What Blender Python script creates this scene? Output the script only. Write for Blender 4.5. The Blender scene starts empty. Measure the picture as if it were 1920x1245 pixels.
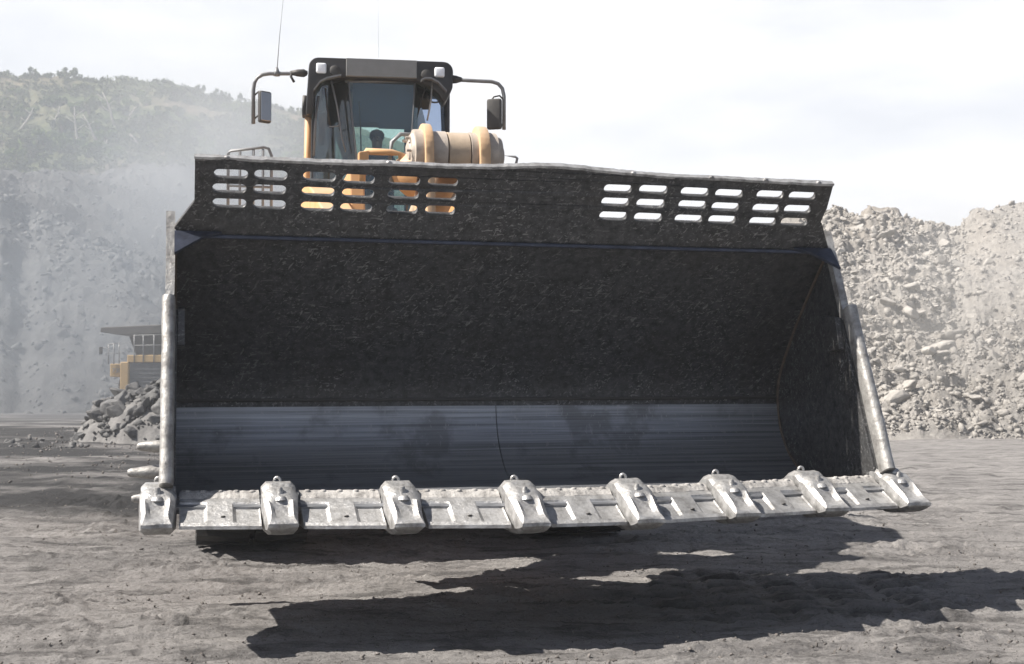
import bpy, bmesh, math, random
import numpy as np
from mathutils import Vector, Matrix

random.seed(7)
rng = np.random.default_rng(11)
scene = bpy.context.scene
COL = scene.collection
R = math.radians

# ------------------------------------------------------------------ camera
CAM_H = 1.79
PITCH, ROLL, FPX = 0.0484, -0.0040, 2381.5
cam_d = bpy.data.cameras.new('camera')
cam = bpy.data.objects.new('camera', cam_d)
COL.objects.link(cam)
_c, _s, _cr, _sr = math.cos(PITCH), math.sin(PITCH), math.cos(ROLL), math.sin(ROLL)
U0 = Vector((0, -_s, _c)); DD = Vector((0, _c, _s)); X0 = Vector((1, 0, 0))
RX = _cr * X0 + _sr * U0; UY = -_sr * X0 + _cr * U0
cam.matrix_world = Matrix(((RX.x, UY.x, -DD.x, 0), (RX.y, UY.y, -DD.y, 0), (RX.z, UY.z, -DD.z, CAM_H), (0, 0, 0, 1)))
cam_d.sensor_width = 36.0
cam_d.lens = FPX / 1920 * 36.0
cam_d.clip_start = 0.1
cam_d.clip_end = 6000
cam_d.dof.use_dof = True
cam_d.dof.focus_distance = 10.0
cam_d.dof.aperture_fstop = 6.3
scene.camera = cam

# ------------------------------------------------------------------ sky, sun, exposure
SUN = Vector((-0.885, -0.16, 1.0)).normalized()
world = bpy.data.worlds.new('World')
scene.world = world
world.use_nodes = True
wn, wl = world.node_tree.nodes, world.node_tree.links
wn.clear()
w_out = wn.new('ShaderNodeOutputWorld')
w_bg = wn.new('ShaderNodeBackground')
w_bg.inputs['Strength'].default_value = 0.05
CLOUD = 10.5
sky = wn.new('ShaderNodeTexSky')
sky.sky_type = 'NISHITA'
sky.sun_disc = False
sky.sun_elevation = math.asin(SUN.z)
sky.sun_rotation = math.atan2(SUN.x, SUN.y)
sky.air_density = 0.6
sky.dust_density = 0.6
sky.ozone_density = 1.0
# thin bright cloud and haze bank low over the pit ahead, clearer blue sky elsewhere
tc = wn.new('ShaderNodeTexCoord')
mp = wn.new('ShaderNodeMapping'); mp.inputs['Scale'].default_value = (1.3, 1.3, 5.0)
nz = wn.new('ShaderNodeTexNoise'); nz.inputs['Scale'].default_value = 2.6; nz.inputs['Detail'].default_value = 7; nz.inputs['Roughness'].default_value = 0.55
rp = wn.new('ShaderNodeValToRGB'); rp.color_ramp.elements[0].position = 0.34; rp.color_ramp.elements[1].position = 0.60
rp.color_ramp.elements[0].color = (0.70, 0.70, 0.70, 1); rp.color_ramp.elements[1].color = (1, 1, 1, 1)
dot = wn.new('ShaderNodeVectorMath'); dot.operation = 'DOT_PRODUCT'; dot.inputs[1].default_value = (0.10, 0.98, 0.16)
bank = wn.new('ShaderNodeMapRange'); bank.interpolation_type = 'SMOOTHSTEP'
bank.inputs['From Min'].default_value = 0.74; bank.inputs['From Max'].default_value = 0.91
ml = wn.new('ShaderNodeMath'); ml.operation = 'MULTIPLY'
mx = wn.new('ShaderNodeMix'); mx.data_type = 'RGBA'
mx.inputs['B'].default_value = (CLOUD, CLOUD * 1.01, CLOUD * 1.035, 1)
wl.new(tc.outputs['Generated'], mp.inputs['Vector']); wl.new(mp.outputs['Vector'], nz.inputs['Vector'])
wl.new(tc.outputs['Generated'], dot.inputs[0]); wl.new(dot.outputs['Value'], bank.inputs['Value'])
wl.new(nz.outputs['Fac'], rp.inputs['Fac'])
wl.new(rp.outputs['Color'], ml.inputs[0]); wl.new(bank.outputs['Result'], ml.inputs[1]); wl.new(ml.outputs[0], mx.inputs['Factor'])
wl.new(sky.outputs['Color'], mx.inputs['A']); wl.new(mx.outputs['Result'], w_bg.inputs['Color'])
wl.new(w_bg.outputs['Background'], w_out.inputs['Surface'])

sun_d = bpy.data.lights.new('sun', 'SUN')
sun_d.energy = 5.0
sun_d.angle = R(0.55)
sun_d.color = (1.0, 0.945, 0.87)
sun = bpy.data.objects.new('sun', sun_d)
sun.rotation_euler = (-SUN).to_track_quat('-Z', 'Y').to_euler()
sun.location = (-40, 20, 60)
COL.objects.link(sun)

scene.view_settings.view_transform = 'Standard'
scene.view_settings.look = 'None'
scene.view_settings.exposure = 1.18
scene.view_settings.gamma = 1.0
scene.cycles.use_denoising = True
scene.cycles.max_bounces = 6
scene.cycles.volume_bounces = 1
scene.cycles.transparent_max_bounces = 12
scene.cycles.sample_clamp_indirect = 8.0


# ------------------------------------------------------------------ numpy noise
def _hash(ix, iy, seed):
    h = (ix.astype(np.int64) * 374761393 + iy.astype(np.int64) * 668265263 + seed * 974711) & 0x7fffffff
    h = ((h ^ (h >> 13)) * 1274126177) & 0x7fffffff
    return ((h ^ (h >> 16)) & 0xffffff) / float(0xffffff)


def vnoise(x, y, seed=0):
    x = np.asarray(x, float); y = np.asarray(y, float)
    ix = np.floor(x); iy = np.floor(y)
    fx = x - ix; fy = y - iy
    fx = fx * fx * fx * (fx * (fx * 6 - 15) + 10); fy = fy * fy * fy * (fy * (fy * 6 - 15) + 10)
    a = _hash(ix, iy, seed); b = _hash(ix + 1, iy, seed); c = _hash(ix, iy + 1, seed); d = _hash(ix + 1, iy + 1, seed)
    return (a * (1 - fx) + b * fx) * (1 - fy) + (c * (1 - fx) + d * fx) * fy - 0.5


def fbm(x, y, octaves=5, seed=0, gain=0.5):
    x = np.asarray(x, float); y = np.asarray(y, float)
    t = np.zeros(np.broadcast(x, y).shape); a = 1.0
    for o in range(octaves):
        t = t + a * vnoise(x, y, seed + o * 17)
        x, y = (x * 0.8 - y * 0.6) * 2.03 + 5.1, (x * 0.6 + y * 0.8) * 2.03 - 3.7
        a *= gain
    return t


# ------------------------------------------------------------------ object helpers
def mesh_from_arrays(name, V, F, mats=(), smooth=False):
    """V (n,3), F (m,3|4) arrays"""
    V = np.asarray(V, np.float32); F = np.asarray(F, np.int32)
    me = bpy.data.meshes.new(name)
    k = F.shape[1]
    me.vertices.add(len(V)); me.vertices.foreach_set('co', V.ravel())
    me.loops.add(F.size); me.loops.foreach_set('vertex_index', F.ravel())
    me.polygons.add(len(F))
    me.polygons.foreach_set('loop_start', np.arange(0, F.size, k, dtype=np.int32))
    me.polygons.foreach_set('loop_total', np.full(len(F), k, np.int32))
    if smooth:
        me.polygons.foreach_set('use_smooth', np.ones(len(F), bool))
    me.update(calc_edges=True)
    me.validate()
    for m in mats:
        me.materials.append(m)
    return me


def link(name, me, parent=None, loc=None, rotz=None):
    o = bpy.data.objects.new(name, me)
    COL.objects.link(o)
    if parent is not None:
        o.parent = parent
    if loc is not None:
        o.location = loc
    if rotz is not None:
        o.rotation_euler = (0, 0, rotz)
    return o


def tag(o, label=None, cat=None, group=None, kind=None):
    if label: o['label'] = label
    if cat: o['category'] = cat
    if group: o['group'] = group
    if kind: o['kind'] = kind
    return o


def empty(name, loc, rotz=0.0):
    o = bpy.data.objects.new(name, None)
    o.empty_display_size = 0.5
    COL.objects.link(o)
    o.location = loc
    o.rotation_euler = (0, 0, rotz)
    return o


class MB:
    """collects shaped pieces into one bmesh"""
    def __init__(self):
        self.bm = bmesh.new()

    def _xf(self, verts, M):
        if M is not None:
            bmesh.ops.transform(self.bm, matrix=M, verts=verts)

    def box(self, x0, x1, y0, y1, z0, z1, bevel=0.0, M=None, seg=2):
        vs = [self.bm.verts.new(p) for p in ((x0, y0, z0), (x1, y0, z0), (x1, y1, z0), (x0, y1, z0), (x0, y0, z1), (x1, y0, z1), (x1, y1, z1), (x0, y1, z1))]
        fs = [self.bm.faces.new([vs[i] for i in q]) for q in ((0, 3, 2, 1), (4, 5, 6, 7), (0, 1, 5, 4), (1, 2, 6, 5), (2, 3, 7, 6), (3, 0, 4, 7))]
        es = list({e for f in fs for e in f.edges})
        out = vs
        if bevel > 0:
            r = bmesh.ops.bevel(self.bm, geom=es, offset=bevel, segments=seg, affect='EDGES', profile=0.5)
            out = list({v for f in r['faces'] for v in f.verts} | {v for v in vs if v.is_valid})
        self._xf(out, M)
        return self

    def prism(self, pts, axis, a0, a1, bevel=0.0, M=None, mat=0):
        """polygon pts (p,q) extruded along axis 'x' (p=y,q=z), 'y' (p=x,q=z) or 'z' (p=x,q=y)"""
        def mk(p, q, a):
            return {'x': (a, p, q), 'y': (p, a, q), 'z': (p, q, a)}[axis]
        A = [self.bm.verts.new(mk(p, q, a0)) for p, q in pts]
        B = [self.bm.verts.new(mk(p, q, a1)) for p, q in pts]
        n = len(pts); fs = []
        fs.append(self.bm.faces.new(A)); fs.append(self.bm.faces.new(B[::-1]))
        for i in range(n):
            fs.append(self.bm.faces.new((A[i], B[i], B[(i + 1) % n], A[(i + 1) % n])))
        for f in fs: f.material_index = mat
        bmesh.ops.recalc_face_normals(self.bm, faces=fs)
        out = A + B
        if bevel > 0:
            es = list({e for f in fs for e in f.edges})
            r = bmesh.ops.bevel(self.bm, geom=es, offset=bevel, segments=2, affect='EDGES', profile=0.5)
            out = list({v for f in r['faces'] for v in f.verts} | {v for v in out if v.is_valid})
        self._xf(out, M)
        return self

    def tube(self, pts, r, seg=10, caps=True):
        pts = [Vector(p) for p in pts]
        rr = r if isinstance(r, (list, tuple)) else [r] * len(pts)
        rings = []
        up = Vector((0.31, 0.17, 0.93))
        for i, p in enumerate(pts):
            t = (pts[min(i + 1, len(pts) - 1)] - pts[max(i - 1, 0)]).normalized()
            a = t.cross(up)
            if a.length < 0.05: a = t.cross(Vector((1, 0, 0)))
            a.normalize(); b = t.cross(a)
            rings.append([self.bm.verts.new(p + rr[i] * (math.cos(2 * math.pi * k / seg) * a + math.sin(2 * math.pi * k / seg) * b)) for k in range(seg)])
        for i in range(len(rings) - 1):
            for k in range(seg):
                f = self.bm.faces.new((rings[i][k], rings[i][(k + 1) % seg], rings[i + 1][(k + 1) % seg], rings[i + 1][k]))
                f.smooth = True
        if caps:
            self.bm.faces.new(rings[0][::-1]); self.bm.faces.new(rings[-1])
        return self

    def lathe(self, prof, axis='x', seg=32, center=(0, 0, 0)):
        """prof: list of (a, r) along axis"""
        c = Vector(center); rings = []
        for a, r in prof:
            ring = []
            for k in range(seg):
                t = 2 * math.pi * k / seg
                cs, sn = r * math.cos(t), r * math.sin(t)
                v = {'x': (a, cs, sn), 'y': (sn, a, cs), 'z': (cs, sn, a)}[axis]
                ring.append(self.bm.verts.new(c + Vector(v)))
            rings.append(ring)
        for i in range(len(rings) - 1):
            for k in range(seg):
                f = self.bm.faces.new((rings[i][k], rings[i][(k + 1) % seg], rings[i + 1][(k + 1) % seg], rings[i + 1][k]))
                f.smooth = True
        self.bm.faces.new(rings[0][::-1]); self.bm.faces.new(rings[-1])
        return self

    def loft(self, sections, close=True):
        """list of rings of points (same count)"""
        rings = [[self.bm.verts.new(p) for p in s] for s in sections]
        n = len(rings[0])
        for i in range(len(rings) - 1):
            for k in range(n):
                self.bm.faces.new((rings[i][k], rings[i][(k + 1) % n], rings[i + 1][(k + 1) % n], rings[i + 1][k]))
        if close:
            self.bm.faces.new(rings[0][::-1]); self.bm.faces.new(rings[-1])
        return self

    def build(self, name, mats, parent=None, loc=None, rotz=None, smooth_angle=None, jitter=0.0, jscale=8.0):
        bmesh.ops.recalc_face_normals(self.bm, faces=self.bm.faces)
        if jitter:
            for v in self.bm.verts:
                from mathutils import noise as N
                v.co += Vector(N.noise_vector(v.co * jscale)) * jitter
        me = bpy.data.meshes.new(name)
        self.bm.to_mesh(me); self.bm.free()
        for m in (mats if isinstance(mats, (list, tuple)) else [mats]):
            me.materials.append(m)
        if smooth_angle is not None:
            for p in me.polygons: p.use_smooth = True
            me.set_sharp_from_angle(angle=R(smooth_angle))
        return link(name, me, parent, loc, rotz)


# ------------------------------------------------------------------ materials
class NT:
    def __init__(self, name):
        self.m = bpy.data.materials.new(name); self.m.use_nodes = True
        self.n = self.m.node_tree.nodes; self.l = self.m.node_tree.links
        self.bsdf = self.n['Principled BSDF']; self.out = self.n['Material Output']
        self.tc = self.n.new('ShaderNodeTexCoord')

    def new(self, t, **kw):
        nd = self.n.new(t)
        for k, v in kw.items():
            if k in nd.inputs: nd.inputs[k].default_value = v
            else: setattr(nd, k, v)
        return nd

    def vec(self, scale=(1, 1, 1), rot=(0, 0, 0), coord='Object'):
        m = self.new('ShaderNodeMapping')
        m.inputs['Scale'].default_value = scale; m.inputs['Rotation'].default_value = rot
        self.l.new(self.tc.outputs[coord], m.inputs['Vector'])
        return m.outputs['Vector']

    def noise(self, scale, detail=4, rough=0.55, vec=None, dist=0.0):
        nd = self.new('ShaderNodeTexNoise')
        nd.inputs['Scale'].default_value = scale; nd.inputs['Detail'].default_value = detail
        nd.inputs['Roughness'].default_value = rough; nd.inputs['Distortion'].default_value = dist
        self.l.new(vec if vec is not None else self.tc.outputs['Object'], nd.inputs['Vector'])
        return nd.outputs['Fac']

    def ramp(self, fac, stops, interp='LINEAR'):
        nd = self.new('ShaderNodeValToRGB'); cr = nd.color_ramp; cr.interpolation = interp
        while len(cr.elements) < len(stops): cr.elements.new(0.5)
        for e, (p, c) in zip(cr.elements, stops):
            e.position = p
            e.color = (c, c, c, 1) if isinstance(c, (int, float)) else (*c, 1)
        self.l.new(fac, nd.inputs['Fac'])
        return nd.outputs['Color']

    def mix(self, fac, a, b, mode='MIX'):
        nd = self.new('ShaderNodeMix'); nd.data_type = 'RGBA'; nd.blend_type = mode
        for key, v in (('Factor', fac), ('A', a), ('B', b)):
            if isinstance(v, (int, float)):
                nd.inputs[key].default_value = v if key == 'Factor' else (v, v, v, 1)
            elif isinstance(v, tuple): nd.inputs[key].default_value = (*v, 1)
            else: self.l.new(v, nd.inputs[key])
        return nd.outputs['Result']

    def math(self, op, a, b=0.0):
        nd = self.new('ShaderNodeMath'); nd.operation = op
        for i, v in enumerate((a, b)):
            if isinstance(v, (int, float)): nd.inputs[i].default_value = v
            else: self.l.new(v, nd.inputs[i])
        return nd.outputs[0]

    def set(self, key, v):
        if isinstance(v, (int, float)): self.bsdf.inputs[key].default_value = v
        elif isinstance(v, tuple): self.bsdf.inputs[key].default_value = (*v, 1)
        else: self.l.new(v, self.bsdf.inputs[key])
        return self

    def bump(self, h, strength=0.3, dist=0.02, prev=None):
        nd = self.new('ShaderNodeBump')
        nd.inputs['Strength'].default_value = strength; nd.inputs['Distance'].default_value = dist
        self.l.new(h, nd.inputs['Height'])
        if prev is not None: self.l.new(prev, nd.inputs['Normal'])
        self.l.new(nd.outputs['Normal'], self.bsdf.inputs['Normal'])
        return nd.outputs['Normal']


def simple(name, col, rough=0.6, metal=0.0, var=0.25, nscale=6.0, bump=0.0, dust=0.0, dustcol=(0.42, 0.38, 0.34)):
    t = NT(name)
    n = t.noise(nscale, 6, 0.6)
    c = t.mix(t.ramp(n, [(0.3, 0.0), (0.7, 1.0)]), tuple(x * (1 - var) for x in col), tuple(min(1, x * (1 + var)) for x in col))
    if dust > 0:
        n2 = t.noise(nscale * 0.6, 8, 0.65)
        geo = t.new('ShaderNodeNewGeometry')
        sep = t.new('ShaderNodeSeparateXYZ'); t.l.new(geo.outputs['Normal'], sep.inputs[0])
        upf = t.ramp(sep.outputs['Z'], [(0.3, 0.45), (0.9, 1.0)])     # dust settles on faces that look up
        f = t.math('MULTIPLY', t.math('MULTIPLY', t.ramp(n2, [(0.3, 0.35), (0.65, 1.0)]), upf), dust)
        c = t.mix(f, c, dustcol)
    t.set('Base Color', c).set('Roughness', rough).set('Metallic', metal)
    if bump: t.bump(t.noise(nscale * 5, 5, 0.6), bump, 0.01)
    return t.m


def scratches(t, scale, rots, thr):
    """short thin marks: stretched noise at several angles, gated by blotches"""
    tot = None
    for k, (a, b) in enumerate(rots):
        r0 = t.vec((1, 1, 1), (a, b, 0.9 * k))
        mp = t.new('ShaderNodeMapping'); mp.inputs['Scale'].default_value = (scale, scale, scale * 0.2)
        t.l.new(r0, mp.inputs['Vector']); v = mp.outputs['Vector']
        nn = t.ramp(t.noise(1.0, 2, 0.5, v), [(thr, 0.0), (thr + 0.03, 1.0)])
        tot = nn if tot is None else t.mix(1.0, tot, nn, 'ADD')
    return tot


def mat_bucket():
    t = NT('scratched_black_steel')
    big = t.noise(1.3, 5, 0.6)
    mid = t.noise(14.0, 8, 0.75)
    c = t.mix(t.ramp(mid, [(0.35, 0.0), (0.68, 1.0)]), (0.027, 0.0275, 0.029), (0.098, 0.099, 0.101))
    c = t.mix(t.ramp(big, [(0.45, 0.0), (0.75, 0.5)]), c, (0.055, 0.048, 0.042))
    sc = scratches(t, 42.0, ((0.5, 0.2), (1.57, 0.9), (1.2, 1.5), (0.9, 2.2), (2.3, 0.5)), 0.655)
    gate = t.ramp(t.noise(1.7, 7, 0.7), [(0.40, 0.08), (0.66, 0.95)])
    c = t.mix(t.mix(1.0, sc, gate, 'MULTIPLY'), c, (0.25, 0.248, 0.243))
    dots = t.ramp(t.noise(38.0, 2, 0.5), [(0.68, 0.0), (0.74, 0.6)])
    c = t.mix(dots, c, (0.13, 0.125, 0.12))
    chips = t.new('ShaderNodeTexVoronoi'); chips.inputs['Scale'].default_value = 21.0; chips.inputs['Randomness'].default_value = 1.0
    t.l.new(t.vec((1, 1, 1), (0.4, 0.2, 0.1)), chips.inputs['Vector'])
    wob = t.math('ADD', chips.outputs['Distance'], t.math('MULTIPLY', t.noise(40.0, 4, 0.7), 0.22))
    chipm = t.math('MULTIPLY', t.ramp(wob, [(0.19, 1.0), (0.235, 0.0)]), t.ramp(t.noise(4.0, 4, 0.6), [(0.47, 0.0), (0.72, 0.6)]))
    c = t.mix(chipm, c, (0.16, 0.158, 0.154))
    t.set('Base Color', c).set('Metallic', 0.35)
    t.set('Roughness', t.ramp(mid, [(0.3, 0.62), (0.7, 0.42)]))
    t.bump(t.noise(24.0, 6, 0.65), 0.35, 0.012)
    return t.m


def mat_liner():
    t = NT('polished_wear_liner_steel')
    v = t.vec((0.10, 10.0, 10.0))
    lines = t.noise(3.2, 7, 0.75, v, 0.3)
    blot = t.noise(1.6, 5, 0.6)
    c = t.mix(t.ramp(lines, [(0.36, 0.0), (0.64, 1.0)]), (0.14, 0.145, 0.155), (0.37, 0.38, 0.40))
    c = t.mix(t.ramp(blot, [(0.54, 0.0), (0.62, 0.45)]), c, (0.09, 0.088, 0.09))
    sc = scratches(t, 30.0, ((0.0, 0.1), (0.25, 0.0), (0.9, 0.0)), 0.665)
    c = t.mix(t.mix(1.0, sc, 0.6, 'MULTIPLY'), c, (0.3, 0.3, 0.3))
    t.set('Base Color', c).set('Metallic', 0.65)
    t.set('Roughness', t.ramp(blot, [(0.4, 0.36), (0.65, 0.55)]))
    t.bump(lines, 0.25, 0.01)
    return t.m


def mat_worn(name='bare_worn_steel', base=(0.42, 0.41, 0.39), dark=(0.20, 0.19, 0.18), metal=0.45, rough=0.42, bump=0.55):
    t = NT(name)
    a = t.noise(10.0, 8, 0.65)
    b = t.noise(55.0, 3, 0.6)
    c = t.mix(t.ramp(a, [(0.36, 0.0), (0.6, 1.0)]), dark, base)
    c = t.mix(t.ramp(b, [(0.62, 0.0), (0.72, 0.6)]), c, (0.2, 0.19, 0.18))
    t.set('Base Color', c).set('Metallic', metal).set('Roughness', t.ramp(a, [(0.35, rough + 0.2), (0.65, rough)]))
    p = t.bump(t.noise(32.0, 6, 0.7), bump, 0.012)
    t.bump(t.noise(9.0, 3, 0.5), 0.35, 0.03, p)
    return t.m


def mat_glass(name, tint, refl=0.12, dirt=0.06):
    t = NT(name)
    tr = t.new('ShaderNodeBsdfTransparent'); tr.inputs['Color'].default_value = (*tint, 1)
    gl = t.new('ShaderNodeBsdfGlossy'); gl.inputs['Roughness'].default_value = 0.03
    gl.inputs['Color'].default_value = (0.9, 0.95, 1, 1)
    df = t.new('ShaderNodeBsdfDiffuse'); df.inputs['Color'].default_value = (0.42, 0.44, 0.42, 1)
    fr = t.new('ShaderNodeFresnel'); fr.inputs['IOR'].default_value = 1.5
    m1 = t.new('ShaderNodeMixShader'); m2 = t.new('ShaderNodeMixShader')
    t.l.new(t.math('ADD', fr.outputs[0], refl - 0.04), m1.inputs['Fac'])
    t.l.new(tr.outputs[0], m1.inputs[1]); t.l.new(gl.outputs[0], m1.inputs[2])
    dn = t.ramp(t.noise(5.0, 8, 0.7), [(0.35, dirt * 0.4), (0.75, dirt * 2.0)])
    t.l.new(dn, m2.inputs['Fac']); t.l.new(m1.outputs[0], m2.inputs[1]); t.l.new(df.outputs[0], m2.inputs[2])
    t.l.new(m2.outputs[0], t.out.inputs['Surface'])
    return t.m


def mat_ground():
    t = NT('grey_haul_dirt')
    v = t.vec((0.35, 1.0, 1.0), (0, 0, 0.08))
    a = t.noise(0.35, 6, 0.6)
    b = t.noise(2.2, 8, 0.68, v)
    fine = t.noise(30.0, 6, 0.7)
    v2 = t.vec((1.0, 3.2, 1.0), (0, 0, 0.06))
    streak = t.noise(1.1, 9, 0.72, v2)
    c = t.mix(t.ramp(b, [(0.32, 0.0), (0.66, 1.0)]), (0.19, 0.181, 0.175), (0.352, 0.335, 0.322))
    c = t.mix(t.ramp(a, [(0.4, 0.0), (0.7, 0.6)]), c, (0.345, 0.328, 0.314))
    c = t.mix(t.ramp(streak, [(0.38, 0.85), (0.51, 0.0)]), c, (0.085, 0.081, 0.079))
    c = t.mix(t.ramp(fine, [(0.34, 0.55), (0.48, 0.0)]), c, (0.085, 0.08, 0.076))
    c = t.mix(t.ramp(t.noise(70.0, 3, 0.6), [(0.62, 0.0), (0.72, 0.5)]), c, (0.40, 0.385, 0.365))
    at = t.new('ShaderNodeAttribute', attribute_name='churn_groove_shade')
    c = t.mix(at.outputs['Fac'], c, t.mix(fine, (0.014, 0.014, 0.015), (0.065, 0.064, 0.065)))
    t.set('Base Color', c).set('Roughness', 0.95).set('Specular IOR Level', 0.2)
    p = t.bump(t.noise(7.0, 9, 0.75, v2), 0.8, 0.10)
    t.bump(fine, 0.8, 0.035, p)
    return t.m


def mat_hill():
    t = NT('hillside_soil_and_scrub')
    at = t.new('ShaderNodeAttribute', attribute_name='veg')
    n1 = t.noise(0.035, 8, 0.65)
    n2 = t.noise(0.5, 6, 0.7)
    rock = t.mix(t.ramp(n2, [(0.3, 0.0), (0.7, 1.0)]), (0.07, 0.07, 0.071), (0.165, 0.163, 0.16))
    soil = t.mix(t.ramp(n2, [(0.35, 0.0), (0.7, 1.0)]), (0.15, 0.115, 0.08), (0.27, 0.215, 0.16))
    grass = t.mix(t.ramp(n2, [(0.35, 0.0), (0.65, 1.0)]), (0.045, 0.066, 0.025), (0.10, 0.118, 0.05))
    g = t.mix(t.ramp(n1, [(0.40, 0.0), (0.68, 1.0)]), grass, soil)
    a2 = t.new('ShaderNodeAttribute', attribute_name='bank_shade')
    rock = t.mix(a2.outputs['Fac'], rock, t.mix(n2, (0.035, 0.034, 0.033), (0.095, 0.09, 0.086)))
    c = t.mix(at.outputs['Fac'], rock, g)
    t.set('Base Color', c).set('Roughness', 0.95).set('Specular IOR Level', 0.1)
    t.bump(t.noise(0.9, 8, 0.75), 0.8, 0.6)
    return t.m


def mat_rubble():
    t = NT('crushed_grey_spoil')
    a = t.noise(0.25, 6, 0.6); b = t.noise(3.0, 8, 0.7)
    c = t.mix(t.ramp(b, [(0.3, 0.0), (0.68, 1.0)]), (0.21, 0.198, 0.185), (0.40, 0.378, 0.35))
    c = t.mix(t.ramp(a, [(0.45, 0.0), (0.7, 0.6)]), c, (0.30, 0.265, 0.225))
    t.set('Base Color', c).set('Roughness', 0.95).set('Specular IOR Level', 0.15)
    p = t.bump(t.noise(2.2, 9, 0.75), 0.9, 0.25)
    t.bump(t.noise(14.0, 6, 0.7), 0.6, 0.05, p)
    return t.m


def mat_rock(name, lo, hi):
    t = NT(name)
    oi = t.new('ShaderNodeObjectInfo')
    a = t.noise(2.2, 8, 0.65); b = t.noise(16.0, 5, 0.7)
    c = t.mix(t.ramp(a, [(0.3, 0.0), (0.7, 1.0)]), lo, hi)
    c = t.mix(t.ramp(b, [(0.3, 0.4), (0.5, 0.0)]), c, tuple(x * 0.6 for x in lo))
    br = t.ramp(oi.outputs['Random'], [(0.0, 0.78), (1.0, 1.12)])
    c = t.mix(1.0, c, br, 'MULTIPLY')
    t.set('Base Color', c).set('Roughness', 0.92).set('Specular IOR Level', 0.2)
    p = t.bump(a, 0.5, 0.12)
    t.bump(b, 0.5, 0.03, p)
    return t.m


def mat_leaf(name, lo, hi):
    t = NT(name)
    oi = t.new('ShaderNodeObjectInfo')
    n = t.noise(1.4, 3, 0.6)
    c = t.mix(t.ramp(n, [(0.3, 0.0), (0.7, 1.0)]), lo, hi)
    c = t.mix(1.0, c, t.ramp(oi.outputs['Random'], [(0.0, 0.75), (1.0, 1.2)]), 'MULTIPLY')
    t.set('Base Color', c).set('Roughness', 0.7).set('Specular IOR Level', 0.2)
    return t.m


M_BUCKET = mat_bucket()
M_LINER = mat_liner()
M_WORN = mat_worn()
M_TOOTH = mat_worn('bright_cast_tooth_steel', (0.46, 0.455, 0.448), (0.22, 0.215, 0.208), 0.55, 0.36, 0.6)
M_DIRTY = mat_worn('mud_caked_steel', (0.40, 0.385, 0.365), (0.20, 0.19, 0.18), 0.15, 0.7, 0.9)
M_GUSSET = simple('blue_grey_weld_steel', (0.045, 0.052, 0.075), 0.4, 0.5, 0.4, 12, 0.3)
M_ORANGE = simple('dusty_orange_paint', (0.60, 0.30, 0.10), 0.55, 0, 0.15, 4, 0.0, 0.8, (0.50, 0.37, 0.26))
M_TAN = simple('dust_coated_tan_steel', (0.44, 0.33, 0.22), 0.7, 0, 0.2, 6, 0.25, 0.6, (0.42, 0.37, 0.32))
M_PINGREY = simple('dusty_grey_pin_steel', (0.40, 0.34, 0.28), 0.6, 0.1, 0.25, 7, 0.25, 0.5, (0.45, 0.41, 0.37))
M_BLACK = simple('black_cab_paint', (0.014, 0.013, 0.013), 0.35, 0, 0.3, 5, 0.0, 0.10, (0.20, 0.17, 0.14))
M_RUBBER = simple('tyre_rubber', (0.022, 0.021, 0.02), 0.85, 0, 0.3, 6, 0.4, 0.3, (0.16, 0.15, 0.135))
M_DARK = simple('dark_machinery', (0.03, 0.029, 0.028), 0.6, 0.2, 0.3, 6, 0.2, 0.3, (0.2, 0.18, 0.16))
M_TUBE = simple('grey_tube_paint', (0.16, 0.165, 0.17), 0.45, 0.1, 0.2, 8, 0.0, 0.4, (0.36, 0.35, 0.33))
M_SIGN = simple('faded_grey_sign_plate', (0.20, 0.205, 0.20), 0.55, 0, 0.08, 9, 0.0, 0.3, (0.3, 0.28, 0.26))
M_LAMP = simple('milky_lamp_lens', (0.80, 0.82, 0.85), 0.25, 0, 0.08, 12)
M_MIRROR = simple('mirror_face', (0.30, 0.30, 0.30), 0.2, 0.9, 0.05, 8)
M_BLIND = simple('navy_sun_blind', (0.026, 0.055, 0.105), 0.6, 0, 0.2, 3)
M_SEAT = simple('seat_fabric', (0.03, 0.032, 0.04), 0.9, 0, 0.2, 8)
M_GLASS = mat_glass('cab_glass', (0.82, 0.91, 0.89), 0.05, 0.022)
M_GLASSD = mat_glass('dusty_side_glass', (0.50, 0.60, 0.58), 0.06, 0.035)
M_SKIN = simple('skin', (0.30, 0.18, 0.125), 0.6, 0, 0.1, 10)
M_HAIR = simple('dark_hair', (0.015, 0.013, 0.012), 0.7, 0, 0.3, 20)
M_SHIRT = simple('navy_work_shirt', (0.02, 0.04, 0.11), 0.85, 0, 0.2, 10)
M_YELLOW = simple('dusty_yellow_paint', (0.38, 0.24, 0.085), 0.55, 0, 0.15, 2, 0.0, 0.35, (0.40, 0.34, 0.26))
M_TRUCKBODY = simple('dark_dump_body_paint', (0.05, 0.045, 0.04), 0.6, 0, 0.2, 2, 0.0, 0.3, (0.2, 0.18, 0.16))
M_GRILLE = simple('grey_grille', (0.09, 0.095, 0.10), 0.6, 0.2, 0.2, 4)
M_GROUND = mat_ground()
M_HILL = mat_hill()
M_RUBBLE = mat_rubble()
M_ROCK = mat_rock('pale_grey_rock', (0.27, 0.255, 0.235), (0.45, 0.425, 0.39))
M_ROCKD = mat_rock('dark_grey_rock', (0.085, 0.084, 0.084), (0.18, 0.178, 0.175))
M_PEBBLE = mat_rock('dirt_clod', (0.10, 0.093, 0.085), (0.22, 0.20, 0.185))
M_LEAF = [mat_leaf('leaf_mid_green', (0.05, 0.085, 0.02), (0.11, 0.15, 0.045)),
          mat_leaf('leaf_yellow_green', (0.075, 0.125, 0.02), (0.15, 0.20, 0.045)),
          mat_leaf('leaf_dull_olive', (0.06, 0.08, 0.03), (0.13, 0.145, 0.062))]
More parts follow.
